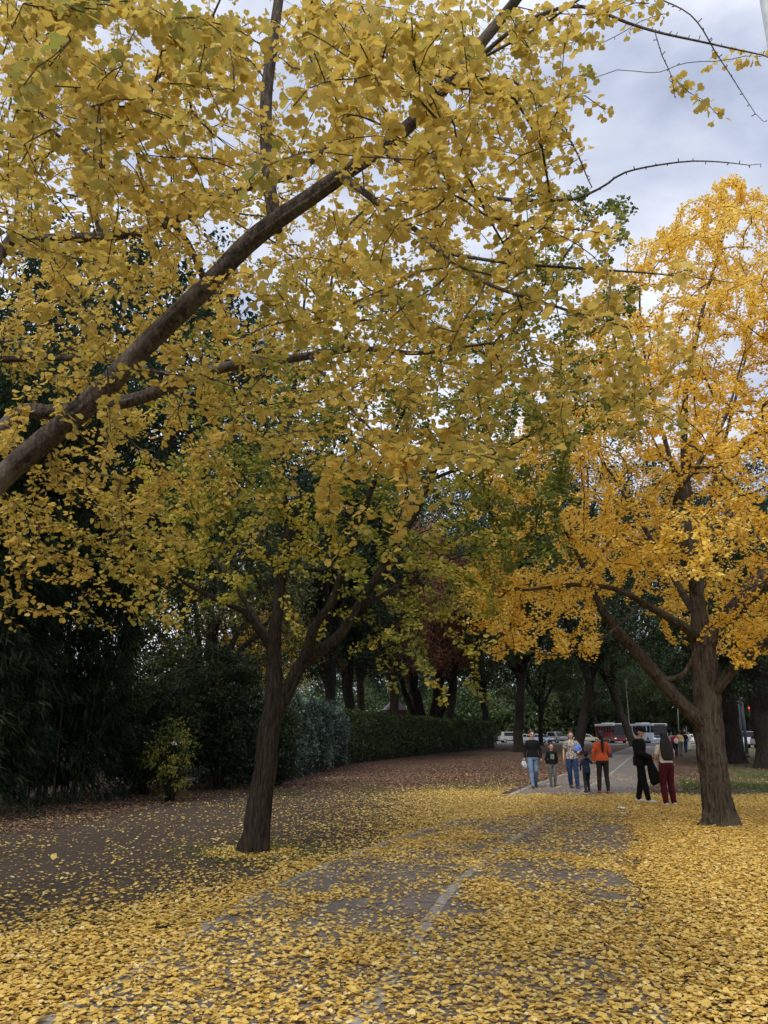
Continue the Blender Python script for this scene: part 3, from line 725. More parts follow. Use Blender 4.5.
# earth: bare brown soil, thin grass and leaf litter
def earth():
    m, nt, out = newmat('park earth'); L = nt.links; v = coords(nt)
    a = N(nt, 'ShaderNodeTexNoise', i_Scale=.35, i_Detail=9, i_Roughness=.65); L.new(v, a.inputs['Vector'])
    b = N(nt, 'ShaderNodeTexNoise', i_Scale=22, i_Detail=6, i_Roughness=.7); L.new(v, b.inputs['Vector'])
    vo = N(nt, 'ShaderNodeTexVoronoi', i_Scale=14); L.new(v, vo.inputs['Vector'])
    soil = ramp(nt, [(.3, (.055, .041, .031)), (.7, (.115, .089, .068))]); L.new(b.outputs['Fac'], soil.inputs['Fac'])
    lit = ramp(nt, [(.0, (.20, .125, .075)), (.45, (.12, .072, .045)), (.8, (.05, .035, .025))]); L.new(vo.outputs['Distance'], lit.inputs['Fac'])
    gr = ramp(nt, [(.35, (.06, .075, .028)), (.65, (.15, .165, .065))]); L.new(b.outputs['Fac'], gr.inputs['Fac'])
    sx = N(nt, 'ShaderNodeSeparateXYZ'); L.new(v, sx.inputs[0])
    # brown litter beyond the carpet (y > 24)
    y = N(nt, 'ShaderNodeMapRange', i_From_Min=23, i_From_Max=28); L.new(sx.outputs['Y'], y.inputs['Value'])
    mul = N(nt, 'ShaderNodeMath', operation='MULTIPLY'); rr = ramp(nt, [(.38, (0, 0, 0)), (.5, (1, 1, 1))]); L.new(a.outputs['Fac'], rr.inputs['Fac'])
    L.new(y.outputs[0], mul.inputs[0]); L.new(rr.outputs['Color'], mul.inputs[1])
    m1 = N(nt, 'ShaderNodeMix', data_type='RGBA'); L.new(mul.outputs[0], m1.inputs[0]); L.new(soil.outputs['Color'], m1.inputs[6]); L.new(lit.outputs['Color'], m1.inputs[7])
    # thin lawn on the right beyond the carpet: x > .35 y + 1.2
    q = N(nt, 'ShaderNodeMath', operation='MULTIPLY_ADD'); L.new(sx.outputs['Y'], q.inputs[0]); q.inputs[1].default_value = -.345; L.new(sx.outputs['X'], q.inputs[2])
    gx_ = N(nt, 'ShaderNodeMapRange', i_From_Min=1.2, i_From_Max=3.2); L.new(q.outputs[0], gx_.inputs['Value'])
    g2 = ramp(nt, [(.40, (0, 0, 0)), (.56, (1, 1, 1))]); 
    a2 = N(nt, 'ShaderNodeTexNoise', i_Scale=.22, i_Detail=8, i_Roughness=.7); L.new(v, a2.inputs['Vector']); L.new(a2.outputs['Fac'], g2.inputs['Fac'])
    gm = N(nt, 'ShaderNodeMath', operation='MULTIPLY'); L.new(gx_.outputs[0], gm.inputs[0]); L.new(g2.outputs['Color'], gm.inputs[1])
    m2 = N(nt, 'ShaderNodeMix', data_type='RGBA'); L.new(gm.outputs[0], m2.inputs[0]); L.new(m1.outputs[2], m2.inputs[6]); L.new(gr.outputs['Color'], m2.inputs[7])
    p = N(nt, 'ShaderNodeBsdfPrincipled', i_Roughness=.95); L.new(m2.outputs[2], p.inputs['Base Color']); p.inputs['Specular IOR Level'].default_value = .15
    bp = N(nt, 'ShaderNodeBump', i_Strength=.6, i_Distance=.03); L.new(b.outputs['Fac'], bp.inputs['Height']); L.new(bp.outputs[0], p.inputs['Normal'])
    L.new(p.outputs[0], out.inputs[0]); return m
sheet('ground', [(-700, -60), (700, -60), (700, 1400), (-700, 1400)], 0, earth())
LE = [(-4.3, -6), (-3.1, 0), (-2.25, 4), (-1.66, 7.1), (-1.43, 8.6), (-1.0, 10.2), (-.06, 12.8), (1.75, 17.3), (4.1, 24.6), (5.5, 28.5), (7.8, 34.8), (15.6, 57.5), (27.5, 91), (34, 108)]
RE = [(-1.1, -6), (.4, 0), (1.4, 4), (2.15, 6.9), (2.63, 8.8), (3.2, 10.8), (4.0, 13.4), (5.6, 18.2), (7.9, 24.6), (9.3, 28.5), (11.6, 34.8), (19.4, 57.5), (31.3, 91), (37.5, 108)]
def interp(line, k): return [tuple(np.array(a)*(1-k)+np.array(b)*k) for a, b in zip(*line)]
ribbon('path', list(zip(LE, RE)), .006, M_path)
def stripe(name, k, w, z, mat, rngk=None):
    pts = interp((LE, RE), k)
    L2, _ = catmull([Vector((p[0], p[1], 0)) for p in pts], [0]*len(pts), .6)
    out = []
    for i, p in enumerate(L2):
        t = (L2[min(i+1, len(L2)-1)]-L2[max(i-1, 0)]).normalized(); s = Vector((t.y, -t.x, 0))
        if rngk and not rngk(p): 
            continue
        out.append(((p-s*w/2), (p+s*w/2)))
    return ribbon(name, out, z, mat)
stripe('edge_line', .0, .14, .010, M_line)
stripe('lane_line', .50, .11, .010, M_line)
M_yline = asphalt('worn yellow paint', (.35, .27, .09), (.5, .38, .12), 25)
for k in range(9):
    y0 = 25+k*4.2
    stripe('centre_dash', .25, .10, .011, M_yline, lambda p: y0 < p.y < y0+1.9)
# street beyond the park and its side street
sheet('road', [(-300, 112), (300, 112), (300, 142), (-300, 142)], .005, M_road)
sheet('side_road', [(43, 66), (58, 50), (90, 50), (66, 112), (44, 112)], .006, M_road)
def kerb(name, a, b, w=.25, h=.13):
    a = Vector(a); b = Vector(b); u = (b-a).normalized(); s = Vector((-u.y, u.x, 0))*w/2
    bm = bmesh.new()
    vs = [bm.verts.new(p) for p in (a-s, a+s, b+s, b-s)]; f = bm.faces.new(vs)
    r = bmesh.ops.extrude_face_region(bm, geom=[f]); bmesh.ops.translate(bm, verts=[v for v in r['geom'] if isinstance(v, bmesh.types.BMVert)], vec=(0, 0, h))
    bmesh.ops.recalc_face_normals(bm, faces=bm.faces)
    me = bpy.data.meshes.new(name); bm.to_mesh(me); bm.free(); me.materials.append(M_kerb); o = link(name, me); o['kind'] = 'structure'
kerb('kerb', (-300, 111.8, 0), (33, 111.8, 0)); kerb('kerb', (38.5, 111.8, 0), (43.8, 111.8, 0)); kerb('kerb', (-300, 142.2, 0), (300, 142.2, 0)); kerb('kerb', (42.8, 66, 0), (43.8, 111.6, 0))
sheet('pavement', [(-300, 142.4), (300, 142.4), (300, 147), (-300, 147)], .12, plain('pavement slabs', (.30, .29, .27), .85))

# ---- fallen leaves
def interpX(line, y):
    return np.interp(y, [p[1] for p in line], [p[0] for p in line])
def litter(name, n, area, dens, size, mat, proto, label, up=.5, lift=.03, tintf=None, curl=.6):
    x0, x1, y0, y1 = area; out = []
    tot = 0
    while tot < n:
        k = 200000
        x = rng.uniform(x0, x1, k)
        # even in the picture rather than per metre: denser near the camera
        y = y0 + (y1-y0)*rng.random(k)
        vis = np.abs(x) < .56*y+1.8
        d = dens(x, y); keep = (rng.random(k) < d) & vis
        out.append(np.stack([x[keep], y[keep]], 1)); tot += keep.sum()
        if tot == 0: break
    P = np.concatenate(out)[:n]; m = len(P)
    pos = np.stack([P[:, 0], P[:, 1], .014+rng.random(m)**2*lift], 1)
    a = rng.uniform(0, 2*PI, m); ax = np.stack([np.cos(a), np.sin(a), rng.normal(0, .16, m)], 1)
    nr = rdir(m)*up+np.array([0, 0, 1.0])
    # lift tilted leaves so they do not sink
    pos[:, 2] += np.abs(ax[:, 2])*.02
    t = rng.normal(.50, .27, m) if tintf is None else tintf(P, m)
    o = link(name, leaf_mesh(name, proto, pos, ax, nr, size[0]+(size[1]-size[0])*rng.random(m)**1.3, np.clip(t, 0, 1), mat, curl))
    return tag(o, label, 'leaves', kind='stuff')
nzc = {}
def n2(x, y, s, off):
    # smooth value noise on a grid, vectorised
    key = (s, off)
    if key not in nzc: nzc[key] = np.random.default_rng(int(off*10)+int(s*100)).random((256, 256))
    g = nzc[key]; u = x*s+100; v = y*s+100; i = np.floor(u).astype(int); j = np.floor(v).astype(int); fu = u-i; fv = v-j
    fu = fu*fu*(3-2*fu); fv = fv*fv*(3-2*fv); i %= 255; j %= 255
    return g[i, j]*(1-fu)*(1-fv)+g[i+1, j]*fu*(1-fv)+g[i, j+1]*(1-fu)*fv+g[i+1, j+1]*fu*fv
def fbm(x, y, s, off): return .5*n2(x, y, s, off)+.3*n2(x, y, s*2.3, off+1)+.2*n2(x, y, s*5.1, off+2)
def dens_y(x, y):
    le = interpX(LE, y); re = interpX(RE, y)
    f = fbm(x, y, .9, 3); f2 = fbm(x, y, 2.6, 8)
    on = np.clip(.17+1.9*(f-.46)+1.2*(f2-.5), .035, .8)           # on the path: patchy
    on = np.maximum(on, np.clip((7.8-y)/5, 0, .42)+.22*f2)
    mid = (le+re)/2; on = on*np.where((np.abs(x-mid) < .09) | (np.abs(x-le-.03) < .08), .68, 1)
    on = np.where((y > 15), np.clip(on+.14*(y-15)/2, 0, .97), on)
    re = re + (f2-.5)*.9
    right = np.clip(.90+.5*(f2-.5)-np.clip((x-re-1.0)/6, 0, .2)*(y < 11), .3, 1)
    bx = np.interp(y, [5, 7.6, 8.6, 9.6, 10.6, 12.3, 15, 18, 22], [-6.5, -3.7, -2.9, -2.1, -1.6, -.9, -.5, -.2, .3])   # edge of the thick carpet on the left
    bx = bx+(f2-.5)*2.2+(f-.5)*1.6; edge = np.maximum(np.clip((x-bx)/np.where(y > 11, 2.6, 1.7)+.35, 0, 1)**1.7, .16*np.exp(-np.abs(x-bx+.3)/.9))
    left = .012*np.clip(1-(y-17)/12, .3, 1)+(.022*(f > .5)) + (.72+.5*(f2-.5))*edge*np.where(y > 12, .75, 1)
    far = np.where(x < re, 1, 1)*np.clip((23.6-y+1.2*(f-.5)*2)/2.4+.25*(f2-.5), .0, 1)
    d = np.where(x < le, left, np.where(x < re, on, right))
    d = d*np.where(x < le-.3, np.clip((27-y)/5, .05, 1), np.maximum(far, .012))
    for tx, ty, tr in ((-1.86, 12, .42), (6.16, 15.3, .55)): d = np.clip(d+.7*np.exp(-((np.hypot(x-tx, y-ty)-tr)/.22)**2), 0, 1)
    return d
litter('fallen_ginkgo_leaves', 300000, (-14, 16, 4.0, 34), dens_y, (.026, .062), M_floor, LEAF_MED,
       'thick carpet of fallen yellow ginkgo leaves over path and verge', .30, .022)
def dens_b(x, y):
    le = interpX(LE, y); re = interpX(RE, y); f = fbm(x, y, .5, 21)
    d = np.where(x < le, np.clip((y-21.5-.25*(x+4))/4, .02, 1)*np.clip(.35+1.4*(f-.35), .1, 1), 0)
    d = np.where((x > re) & (y > 22), .25*np.clip(f*2-.6, 0, 1), d)
    hx = np.interp(y, [15, 20, 23, 28, 40, 60, 91], [-7, -6.2, -5.5, -3.4, -2, 3, 13])
    d = d + np.where((x < -3) & (np.abs(x-hx) < 1.2) & (y < 27), .5, 0)
    return np.clip(d, 0, 1)*np.clip((62-y)/30, .15, 1)
litter('fallen_brown_leaves', 120000, (-9, 26, 14, 60), dens_b, (.05, .09), M_brown, LEAF_OVAL,
       'reddish brown fallen leaves below the hedge', .4, .03)
# thin grass
def grass(name, n, inside, hgt, label):
    P = []
    while len(P) < n:
        x = random.uniform(-8, 24); y = random.uniform(9, 40); 
        if random.random() < inside(x, y): P.append((x, y, .0))
    P = np.array(P); m = len(P)
    ax = rdir(m)*.5+np.array([0, 0, 1.0]); nr = rdir(m)
    tag(link(name, leaf_mesh(name, LEAF_LONG, P, ax, nr, rng.uniform(hgt[0], hgt[1], m)*1.0, rng.random(m), M_grass)), label, 'grass', kind='stuff')
def in_r(x, y):
    re = interpX(RE, y); return 0 if x < re+1.0 or y < 22.3 else min(1, (y-21.5)/3)*min(1, max(0, (36-y)/8))*(1 if noise.noise(Vector((x*.35, y*.25, 1))) > -.1 else .1)
def in_l(x, y):
    le = interpX(LE, y)
    if y > 21 and y < 30 and x < le-.4 and x > -3.5: return .22*math.exp(-((y-24.6-.2*x)/2.0)**2)*(noise.noise(Vector((x*.6, y*.4, 5))) > -.1)
    d = math.hypot(x+1.86, y-12); return .5*math.exp(-(d/.9)**2)
grass('grass', 26000, in_r, (.05, .11), 'thin green grass behind the golden ginkgo on the right')
grass('grass', 8000, in_l, (.04, .08), 'sparse grass strip between yellow and brown leaves on the left')
def single_leaf(loc, ax, nr, s, label, mat=M_floor, proto=LEAF_FAN, name='ginkgo_leaf', cat='leaf'):
    o = link(name, leaf_mesh(name, proto, [(0, 0, 0)], np.array([ax], float), np.array([nr], float), [s], np.array([.8]), mat)); o.location = loc
    return tag(o, label, cat)
single_leaf((-4.28, 10.85, .03), (.1, .1, 1), (0, -1, .1), .105, 'single yellow leaf standing upright on the dark ground at left')
def paper(x, y, s, label):
    bm = bmesh.new(); bmesh.ops.create_grid(bm, x_segments=5, y_segments=5, size=s)
    for v in bm.verts: v.co.z += .35*s*noise.noise(v.co*18)+.05
    me = bpy.data.meshes.new('paper_scrap'); bm.to_mesh(me); bm.free(); me.materials.append(plain('paper', (.75, .74, .72), .8))
    o = link('paper_scrap', me); o.location = (x, y, 0); o.rotation_euler.z = x; tag(o, label, 'litter')
paper(5.27, 18.4, .09, 'white paper scrap on the yellow leaves between the orange sweater woman and the man')
paper(4.95, 17.2, .06, 'smaller white paper scrap nearer the camera on the yellow leaves')

# ================================================================== generic solids
def box_bm(bm, c, s, bev=0, rot=None):
    r = bmesh.ops.create_cube(bm, size=1); vs = r['verts']
    for v in vs: v.co = Vector((v.co.x*s[0], v.co.y*s[1], v.co.z*s[2]))
    if bev:
        es = list({e for v in vs for e in v.link_edges}); rb_ = bmesh.ops.bevel(bm, geom=es, offset=bev, segments=2, affect='EDGES', profile=.7); vs = list({v for f in rb_['faces'] for v in f.verts} | {v for v in vs if v.is_valid})
    if rot is not None:
        for v in vs: v.co = rot @ v.co
    for v in vs: v.co += Vector(c)
def cyl_bm(bm, a, b, r0, r1=None, seg=16, caps=True):
    a = Vector(a); b = Vector(b); r1 = r0 if r1 is None else r1; d = b-a
    m = Matrix.Translation((a+b)/2) @ d.to_track_quat('Z', 'Y').to_matrix().to_4x4()
    bmesh.ops.create_cone(bm, cap_ends=caps, segments=seg, radius1=r0, radius2=r1, depth=d.length, matrix=m)
def mk(name, bm, mat, parent=None, smooth=False):
    bmesh.ops.recalc_face_normals(bm, faces=bm.faces)
    me = bpy.data.meshes.new(name); bm.to_mesh(me); bm.free(); me.materials.append(mat)
    if smooth:
        for p in me.polygons: p.use_smooth = True
    return link(name, me, parent)
def prism(bm, prof2, y0, y1, inset=0):
    """side profile (x,z) extruded across y; inset narrows the upper part (tumblehome)"""
    zs = [p[1] for p in prof2]; zm = max(zs); zl = min(zs)
    def yy(y, z): 
        k = max(0, (z-(zl+(zm-zl)*.5))/((zm-zl)*.5)); return y*(1-inset*k)
    A_ = [bm.verts.new((x, yy(y0, z), z)) for x, z in prof2]; B_ = [bm.verts.new((x, yy(y1, z), z)) for x, z in prof2]
    n = len(prof2); bm.faces.new(A_[::-1]); bm.faces.new(B_)
    for i in range(n): bm.faces.new((A_[i], A_[(i+1) % n], B_[(i+1) % n], B_[i]))
M_glass = plain('dark vehicle glass', (.012, .014, .016), .22, 0, .35, 0)
M_tyre = plain('tyre rubber', (.02, .02, .02), .85)
M_rim = plain('wheel rim', (.45, .45, .46), .35, .6)
M_lampw = plain('headlight glass', (.75, .75, .75), .15)
M_lampr = plain('tail light glass', (.45, .02, .02), .2)
def wheel(parent, x, y, r, w=.2):
    bm = bmesh.new(); cyl_bm(bm, (x, y-w/2, r), (x, y+w/2, r), r, seg=24); t = mk('wheel', bm, M_tyre, parent)
    bm = bmesh.new(); s = math.copysign(1, y); cyl_bm(bm, (x, y+s*w*.45, r), (x, y+s*(w*.5+.012), r), r*.6, r*.5, seg=16); mk('rim', bm, M_rim, t)
def car(loc, rz, col, label, kind='sedan', cname='paint'):
    r = empty('parked_car', loc, rz, label, 'car', 'cars on the street beyond the park')
    paint = plain('car paint '+cname, col, .25, 0, .5, .03, coat=.6)
    if kind == 'sedan':
        low = [(-2.15, .35), (2.15, .32), (2.2, .62), (2.05, .80), (1.05, .95), (-1.3, .98), (-2.1, .93), (-2.22, .6)]
        cab = [(1.0, .94), (.35, 1.38), (-.2, 1.46), (-.95, 1.42), (-1.55, .97)]
    else:
        low = [(-2.2, .4), (2.2, .38), (2.25, .8), (2.1, 1.0), (1.35, 1.12), (-2.15, 1.15), (-2.25, .7)]
        cab = [(1.3, 1.1), (.75, 1.72), (.3, 1.82), (-1.9, 1.80), (-2.12, 1.13)]
    bm = bmesh.new(); prism(bm, low, -.88, .88, .04); 
    prism(bm, [(x*.985, z) for x, z in cab], -.80, .80, .16)
    bmesh.ops.bevel(bm, geom=bm.edges[:], offset=.05, segments=2, affect='EDGES')
    mk('body', bm, paint, r)
    zt = max(z for x, z in cab); zb = cab[0][1]
    mids = [cab[0][0], cab[1][0]-.1, cab[-2][0]+.1, cab[-1][0]]
    for s in (-1, 1):
        for a, b in ((.52, .05), (.0, -.55), (-.6, -1.05)):
            if kind != 'sedan': a, b = a*1.35+.1, b*1.45+.05
            bm = bmesh.new(); y0, y1 = s*.815, s*.745
            q = [(a, y0, zb+.05), (b, y0, zb+.05), (b, y1, zt-.12), (a-.05 if a < .5 else a-.38, y1, zt-.12)]
            vs = [bm.verts.new(v) for v in q]; bm.faces.new(vs); f = bmesh.ops.extrude_face_region(bm, geom=bm.faces[:]); bmesh.ops.translate(bm, verts=[v for v in f['geom'] if isinstance(v, bmesh.types.BMVert)], vec=(0, s*.03, 0))
            mk('window', bm, M_glass, r)
    for (xa, za), (xb, zb2), nm in ((cab[0], cab[1], 'windscreen'), (cab[-1], cab[-2], 'rear_window')):
        bm = bmesh.new(); sg = 1 if nm == 'windscreen' else -1
        q = [(xa*.97+sg*.02, -.7, za+.06), (xa*.97+sg*.02, .7, za+.06), (xb+sg*.04, .62, zb2-.05), (xb+sg*.04, -.62, zb2-.05)]
        vs = [bm.verts.new(v) for v in q]; bm.faces.new(vs); f = bmesh.ops.extrude_face_region(bm, geom=bm.faces[:]); bmesh.ops.translate(bm, verts=[v for v in f['geom'] if isinstance(v, bmesh.types.BMVert)], vec=(sg*.03, 0, .03))
        mk(nm, bm, M_glass, r)
    for s in (-1, 1):
        for x in (1.4, -1.4): wheel(r, x, s*.82, .32)
        bm = bmesh.new(); box_bm(bm, (2.14, s*.62, .70), (.12, .34, .15), .03); mk('headlight', bm, M_lampw, r)
        bm = bmesh.new(); box_bm(bm, (-2.17, s*.66, .82), (.08, .3, .15), .02); mk('tail_light', bm, M_lampr, r)
    bm = bmesh.new(); box_bm(bm, (2.22, 0, .45), (.08, 1.7, .16), .03); mk('bumper', bm, plain('dark plastic', (.03, .03, .03), .6), r)
    return r
def bus(loc, rz, low, up, front, label):
    r = empty('city_bus', loc, rz, label, 'bus', 'city buses on the street')
    pl_, pu, pf = plain('bus paint '+label[:8], low, .3, vary=.03), plain('bus roof white', (.34, .36, .38), .4, vary=.03), plain('bus front '+label[:8], front, .3, vary=.03)
    bm = bmesh.new(); box_bm(bm, (0, 0, 1.0), (11, 2.5, 1.35), .12); mk('body', bm, pl_, r)
    bm = bmesh.new(); box_bm(bm, (0, 0, 2.2), (10.9, 2.42, 1.1), .05); mk('window_band', bm, M_glass, r)
    bm = bmesh.new(); box_bm(bm, (0, 0, 2.93), (11, 2.5, .40), .12); mk('roof', bm, pu, r)
    bm = bmesh.new(); box_bm(bm, (-1.5, 0, 3.2), (2.6, 1.5, .22), .08); mk('roof_unit', bm, pu, r)
    for s in (-1, 1):
        for k in range(7):
            bm = bmesh.new(); box_bm(bm, (-4.8+k*1.55, s*1.23, 2.2), (.14, .06, 1.12), 0); mk('window_pillar', bm, pl_ if k % 2 else pf, r)
        for x in (3.3, -3.1): wheel(r, x, s*1.12, .48, .3)
        bm = bmesh.new(); box_bm(bm, (5.5, s*.95, .75), (.08, .36, .22), .03); mk('headlight', bm, M_lampw, r)
        bm = bmesh.new(); cyl_bm(bm, (5.45, s*1.3, 2.75), (5.75, s*1.42, 2.6), .03, seg=8); box_bm(bm, (5.78, s*1.44, 2.35), (.1, .22, .45), .03); mk('mirror', bm, M_tyre, r)
    bm = bmesh.new(); box_bm(bm, (5.49, 0, 2.0), (.08, 2.25, 1.45), .03); mk('windscreen', bm, M_glass, r)
    bm = bmesh.new(); box_bm(bm, (5.52, 0, 2.88), (.08, 1.9, .26), .02); mk('destination_board', bm, plain('dark board', (.04, .04, .05), .4), r)
    bm = bmesh.new(); box_bm(bm, (5.51, 0, .55), (.10, 2.4, .28), .04); mk('bumper', bm, pf, r)
    bm = bmesh.new(); box_bm(bm, (5.50, 0, 1.05), (.08, 2.2, .35), .03); mk('grille', bm, plain('dark plastic', (.03, .03, .03), .6), r)
    return r
YB = 124
b1 = bus((gx(612, YB+13), YB+13, 0), -1.56, (.12, .014, .018), None, (.16, .016, .018), 'dark red city bus with a white roof left of the leaning trunk')
b2 = bus((gx(648, YB+12), YB+12, 0), -1.50, (.40, .46, .54), None, (.16, .26, .44), 'white and light blue city bus right of the leaning trunk')
car((gx(512, 139), 139, 0), .1, (.34, .34, .34), 'white van seen at the far end of the hedge', 'suv', 'white')
car((gx(526, 136), 136, 0), 0, (.36, .37, .38), 'white car behind the woman in the black sweater', 'sedan', 'offwhite')
car((gx(541, 135), 135, 0), -.9, (.26, .33, .42), 'light blue car seen between the sweater woman and the boy', 'sedan', 'light blue')
car((gx(557, 138), 138, 0), -1.2, (.20, .20, .21), 'silver grey high roofed car behind the boy', 'suv', 'silver')
car((gx(587, 139), 139, 0), .15, (.42, .42, .36), 'pale taxi like car left of the red bus', 'sedan', 'cream')
car((gx(744, 93), 93, 0), 1.45, (.62, .70, .76), 'pale blue car parked on the side street beyond the leaning poles', 'suv', 'pale blue')
car((gx(761, 90), 90, 0), 1.5, (.16, .015, .02), 'dark red car parked beside the pale blue one on the side street', 'sedan', 'dark red')
car((gx(692, 131), 131, 0), 0, (.72, .72, .70), 'white car on the street beyond the far walkers', 'sedan', 'white two')

# lamps, traffic lights, poles
M_iron = plain('grey painted iron', (.16, .17, .16), .5); M_cream = plain('weathered cream pole', (.30, .27, .18), .6)
def old_lamp(x, Y, h, label):
    r = empty('street_lamp', (gx(x, Y), Y, 0), 0, label, 'street lamp')
    bm = bmesh.new(); cyl_bm(bm, (0, 0, 0), (0, 0, .8), .16, .12); cyl_bm(bm, (0, 0, .8), (0, 0, h-.9), .08, .06); mk('pole', bm, M_cream, r)
    bm = bmesh.new(); cyl_bm(bm, (0, 0, h-.9), (0, 0, h-.75), .1, .2); cyl_bm(bm, (0, 0, h-.1), (0, 0, h+.15), .24, .03); mk('collar', bm, M_cream, r)
    bm = bmesh.new(); bmesh.ops.create_uvsphere(bm, u_segments=16, v_segments=10, radius=.32, matrix=Matrix.Translation((0, 0, h-.42))); mk('globe', bm, plain('frosted glass', (.80, .76, .62), .3), r, True)
old_lamp(631, 106, 8.6, 'old park lamp with a pale globe above the buses')
def tall_lamp():
    X, Y = at(768, 55, 7.2).x+.02, 7.2
    r = empty('street_lamp', (X+.06, Y, 0), 0, 'tall pale grey lamp post cut by the top right corner', 'street lamp')
    bm = bmesh.new(); cyl_bm(bm, (0, 0, 0), (0, 0, .5), .14, .12, 24); cyl_bm(bm, (0, 0, .5), (0, 0, 10.5), .085, .06, 24); mk('pole', bm, plain('grey galvanised steel', (.42, .44, .44), .45, .3), r, True)
    bm = bmesh.new(); cyl_bm(bm, (0, 0, 10.45), (1.2, 0, 11.0), .04, .03, 12); mk('arm', bm, plain('grey galvanised steel', (.42, .44, .44), .45, .3), r)
    bm = bmesh.new(); box_bm(bm, (1.5, 0, 11.02), (.7, .26, .12), .04); mk('lamp_head', bm, M_iron, r)
tall_lamp()
def traffic(x, y, Y, label, redcol, lens=.11):
    p = at(x, y, Y); r = empty('traffic_light', (p.x, Y, 0), 0, label, 'traffic light', 'traffic lights')
    h = p.z
    bm = bmesh.new(); cyl_bm(bm, (.35, .1, 0), (.35, .1, h+.5), .07, .06, 12); cyl_bm(bm, (.35, .1, h-.1), (.1, .1, h-.1), .03, .03, 8); mk('pole', bm, M_iron, r)
    bm = bmesh.new(); box_bm(bm, (0, 0, h-.28), (.3, .22, .95), .04); mk('signal_box', bm, plain('black signal housing', (.02, .02, .02), .5), r)
    for k, (nm, c, e) in enumerate((('red_lamp', (.6, .04, .02), redcol), ('amber_lamp', (.10, .06, .01), None), ('green_lamp', (.01, .08, .03), None))):
        bm = bmesh.new(); cyl_bm(bm, (0, -.10, h-k*.29), (0, -.15, h-k*.29), lens, lens*.92, 20)
        mk(nm, bm, plain('signal '+nm+str(e), c, .3, vary=0, emit=(c, e) if e else None), r)
traffic(749, 708, 72, 'traffic light showing red between the dark trunks at right', 3.0)
traffic(684, 730.5, 104, 'distant traffic light showing red above the far walkers', .5, .085)
def pole(x0, y0, x1, y1, Y, rad, label):
    a = at(x0, y0, Y); b = at(x1, y1, Y); a.z = 0
    bm = bmesh.new(); cyl_bm(bm, (0, 0, 0), b-a, rad, rad*.9, 14); cyl_bm(bm, (0, 0, 0), (0, 0, .25), rad*1.6, rad*1.5, 14)
    o = mk('metal_pole', bm, plain('dark grey pole paint', (.09, .10, .11), .5), None, True); o.location = a; tag(o, label, 'pole', 'poles at the side street')
pole(743.5, 756, 738, 700, 58, .09, 'left one of two leaning grey poles between the dark trunks')
pole(747.5, 757, 741, 697, 57, .11, 'right, taller one of two leaning grey poles between the dark trunks')
pole(679, 745, 677.5, 700, 100, .07, 'thin grey pole standing above the far walkers')

# red roofed kiosk behind the hedge
kx = gx(395, 88); r = empty('park_kiosk', (kx, 88, 0), .2, 'small red walled kiosk with grey roof glimpsed above the clipped hedge', 'kiosk'); r.scale = (.42, .42, .92)
bm = bmesh.new(); box_bm(bm, (0, 0, 2.2), (5, 4, 4.4), .02); mk('wall', bm, plain('dark red wall paint', (.16, .03, .03), .7), r)
bm = bmesh.new(); vs = [bm.verts.new(v) for v in ((-3, -2.5, 4.4), (3, -2.5, 4.4), (3, 2.5, 4.4), (-3, 2.5, 4.4), (-1, 0, 5.5), (1, 0, 5.5))]
for f in ((0, 1, 5, 4), (1, 2, 5), (2, 3, 4, 5), (3, 0, 4), (3, 2, 1, 0)): bm.faces.new([vs[i] for i in f])
mk('roof', bm, plain('grey roofing', (.25, .25, .26), .6), r)
for s in (-1.2, 1.2):
    bm = bmesh.new(); box_bm(bm, (s, -2.02, 3.2), (1.3, .06, .9), .01); w = mk('window', bm, plain('white frame', (.7, .7, .68), .5), r)
    bm = bmesh.new(); box_bm(bm, (s, -2.06, 3.2), (1.1, .04, .7), 0); mk('pane', bm, M_glass, w)

# ================================================================== people
def loft(bm, pts, rad, seg=14, axis=None):
    """closed tube through pts with elliptic sections (rx, ry)"""
    pts = [Vector(p) for p in pts]; rings = []
    for i, p in enumerate(pts):
        t = (pts[min(i+1, len(pts)-1)]-pts[max(i-1, 0)]).normalized()
        ref = Vector((0, 1, 0)) if abs(t.y) < .85 else Vector((0, 0, 1))
        x = ref.cross(t).normalized() if ref.cross(t).length > 1e-5 else Vector((1, 0, 0)); y = t.cross(x)
        if x.x < 0: x, y = -x, -y
        rr = rad[i]; rx, ry = rr if isinstance(rr, tuple) else (rr, rr)
        rings.append([bm.verts.new(p + x*rx*math.cos(a*2*PI/seg) + y*ry*math.sin(a*2*PI/seg)) for a in range(seg)])
    for A_, B_ in zip(rings, rings[1:]):
        for a in range(seg): bm.faces.new((A_[a], A_[(a+1) % seg], B_[(a+1) % seg], B_[a]))
    bm.faces.new(rings[0][::-1]); bm.faces.new(rings[-1])
def caps(bm, a, b, r0, r1, seg=12, ends=True):
    """tapered capsule"""
    a = Vector(a); b = Vector(b); d = (b-a); u = d.normalized() if d.length > 0 else Vector((0, 0, 1))
    loft(bm, [a-u*r0*.98, a-u*r0*.75, a-u*r0*.35, a, a+d*.33, a+d*.66, b, b+u*r1*.35, b+u*r1*.75, b+u*r1*.98],
         [r0*.15, r0*.66, r0*.93, r0, r0*.67+r1*.33, r0*.33+r1*.67, r1, r1*.93, r1*.66, r1*.15], seg)
def ell(bm, c, r, seg=16):
    m = Matrix.Translation(c) @ Matrix.Diagonal((r[0], r[1], r[2], 1))
    bmesh.ops.create_uvsphere(bm, u_segments=seg, v_segments=seg//2+2, radius=1, matrix=m)
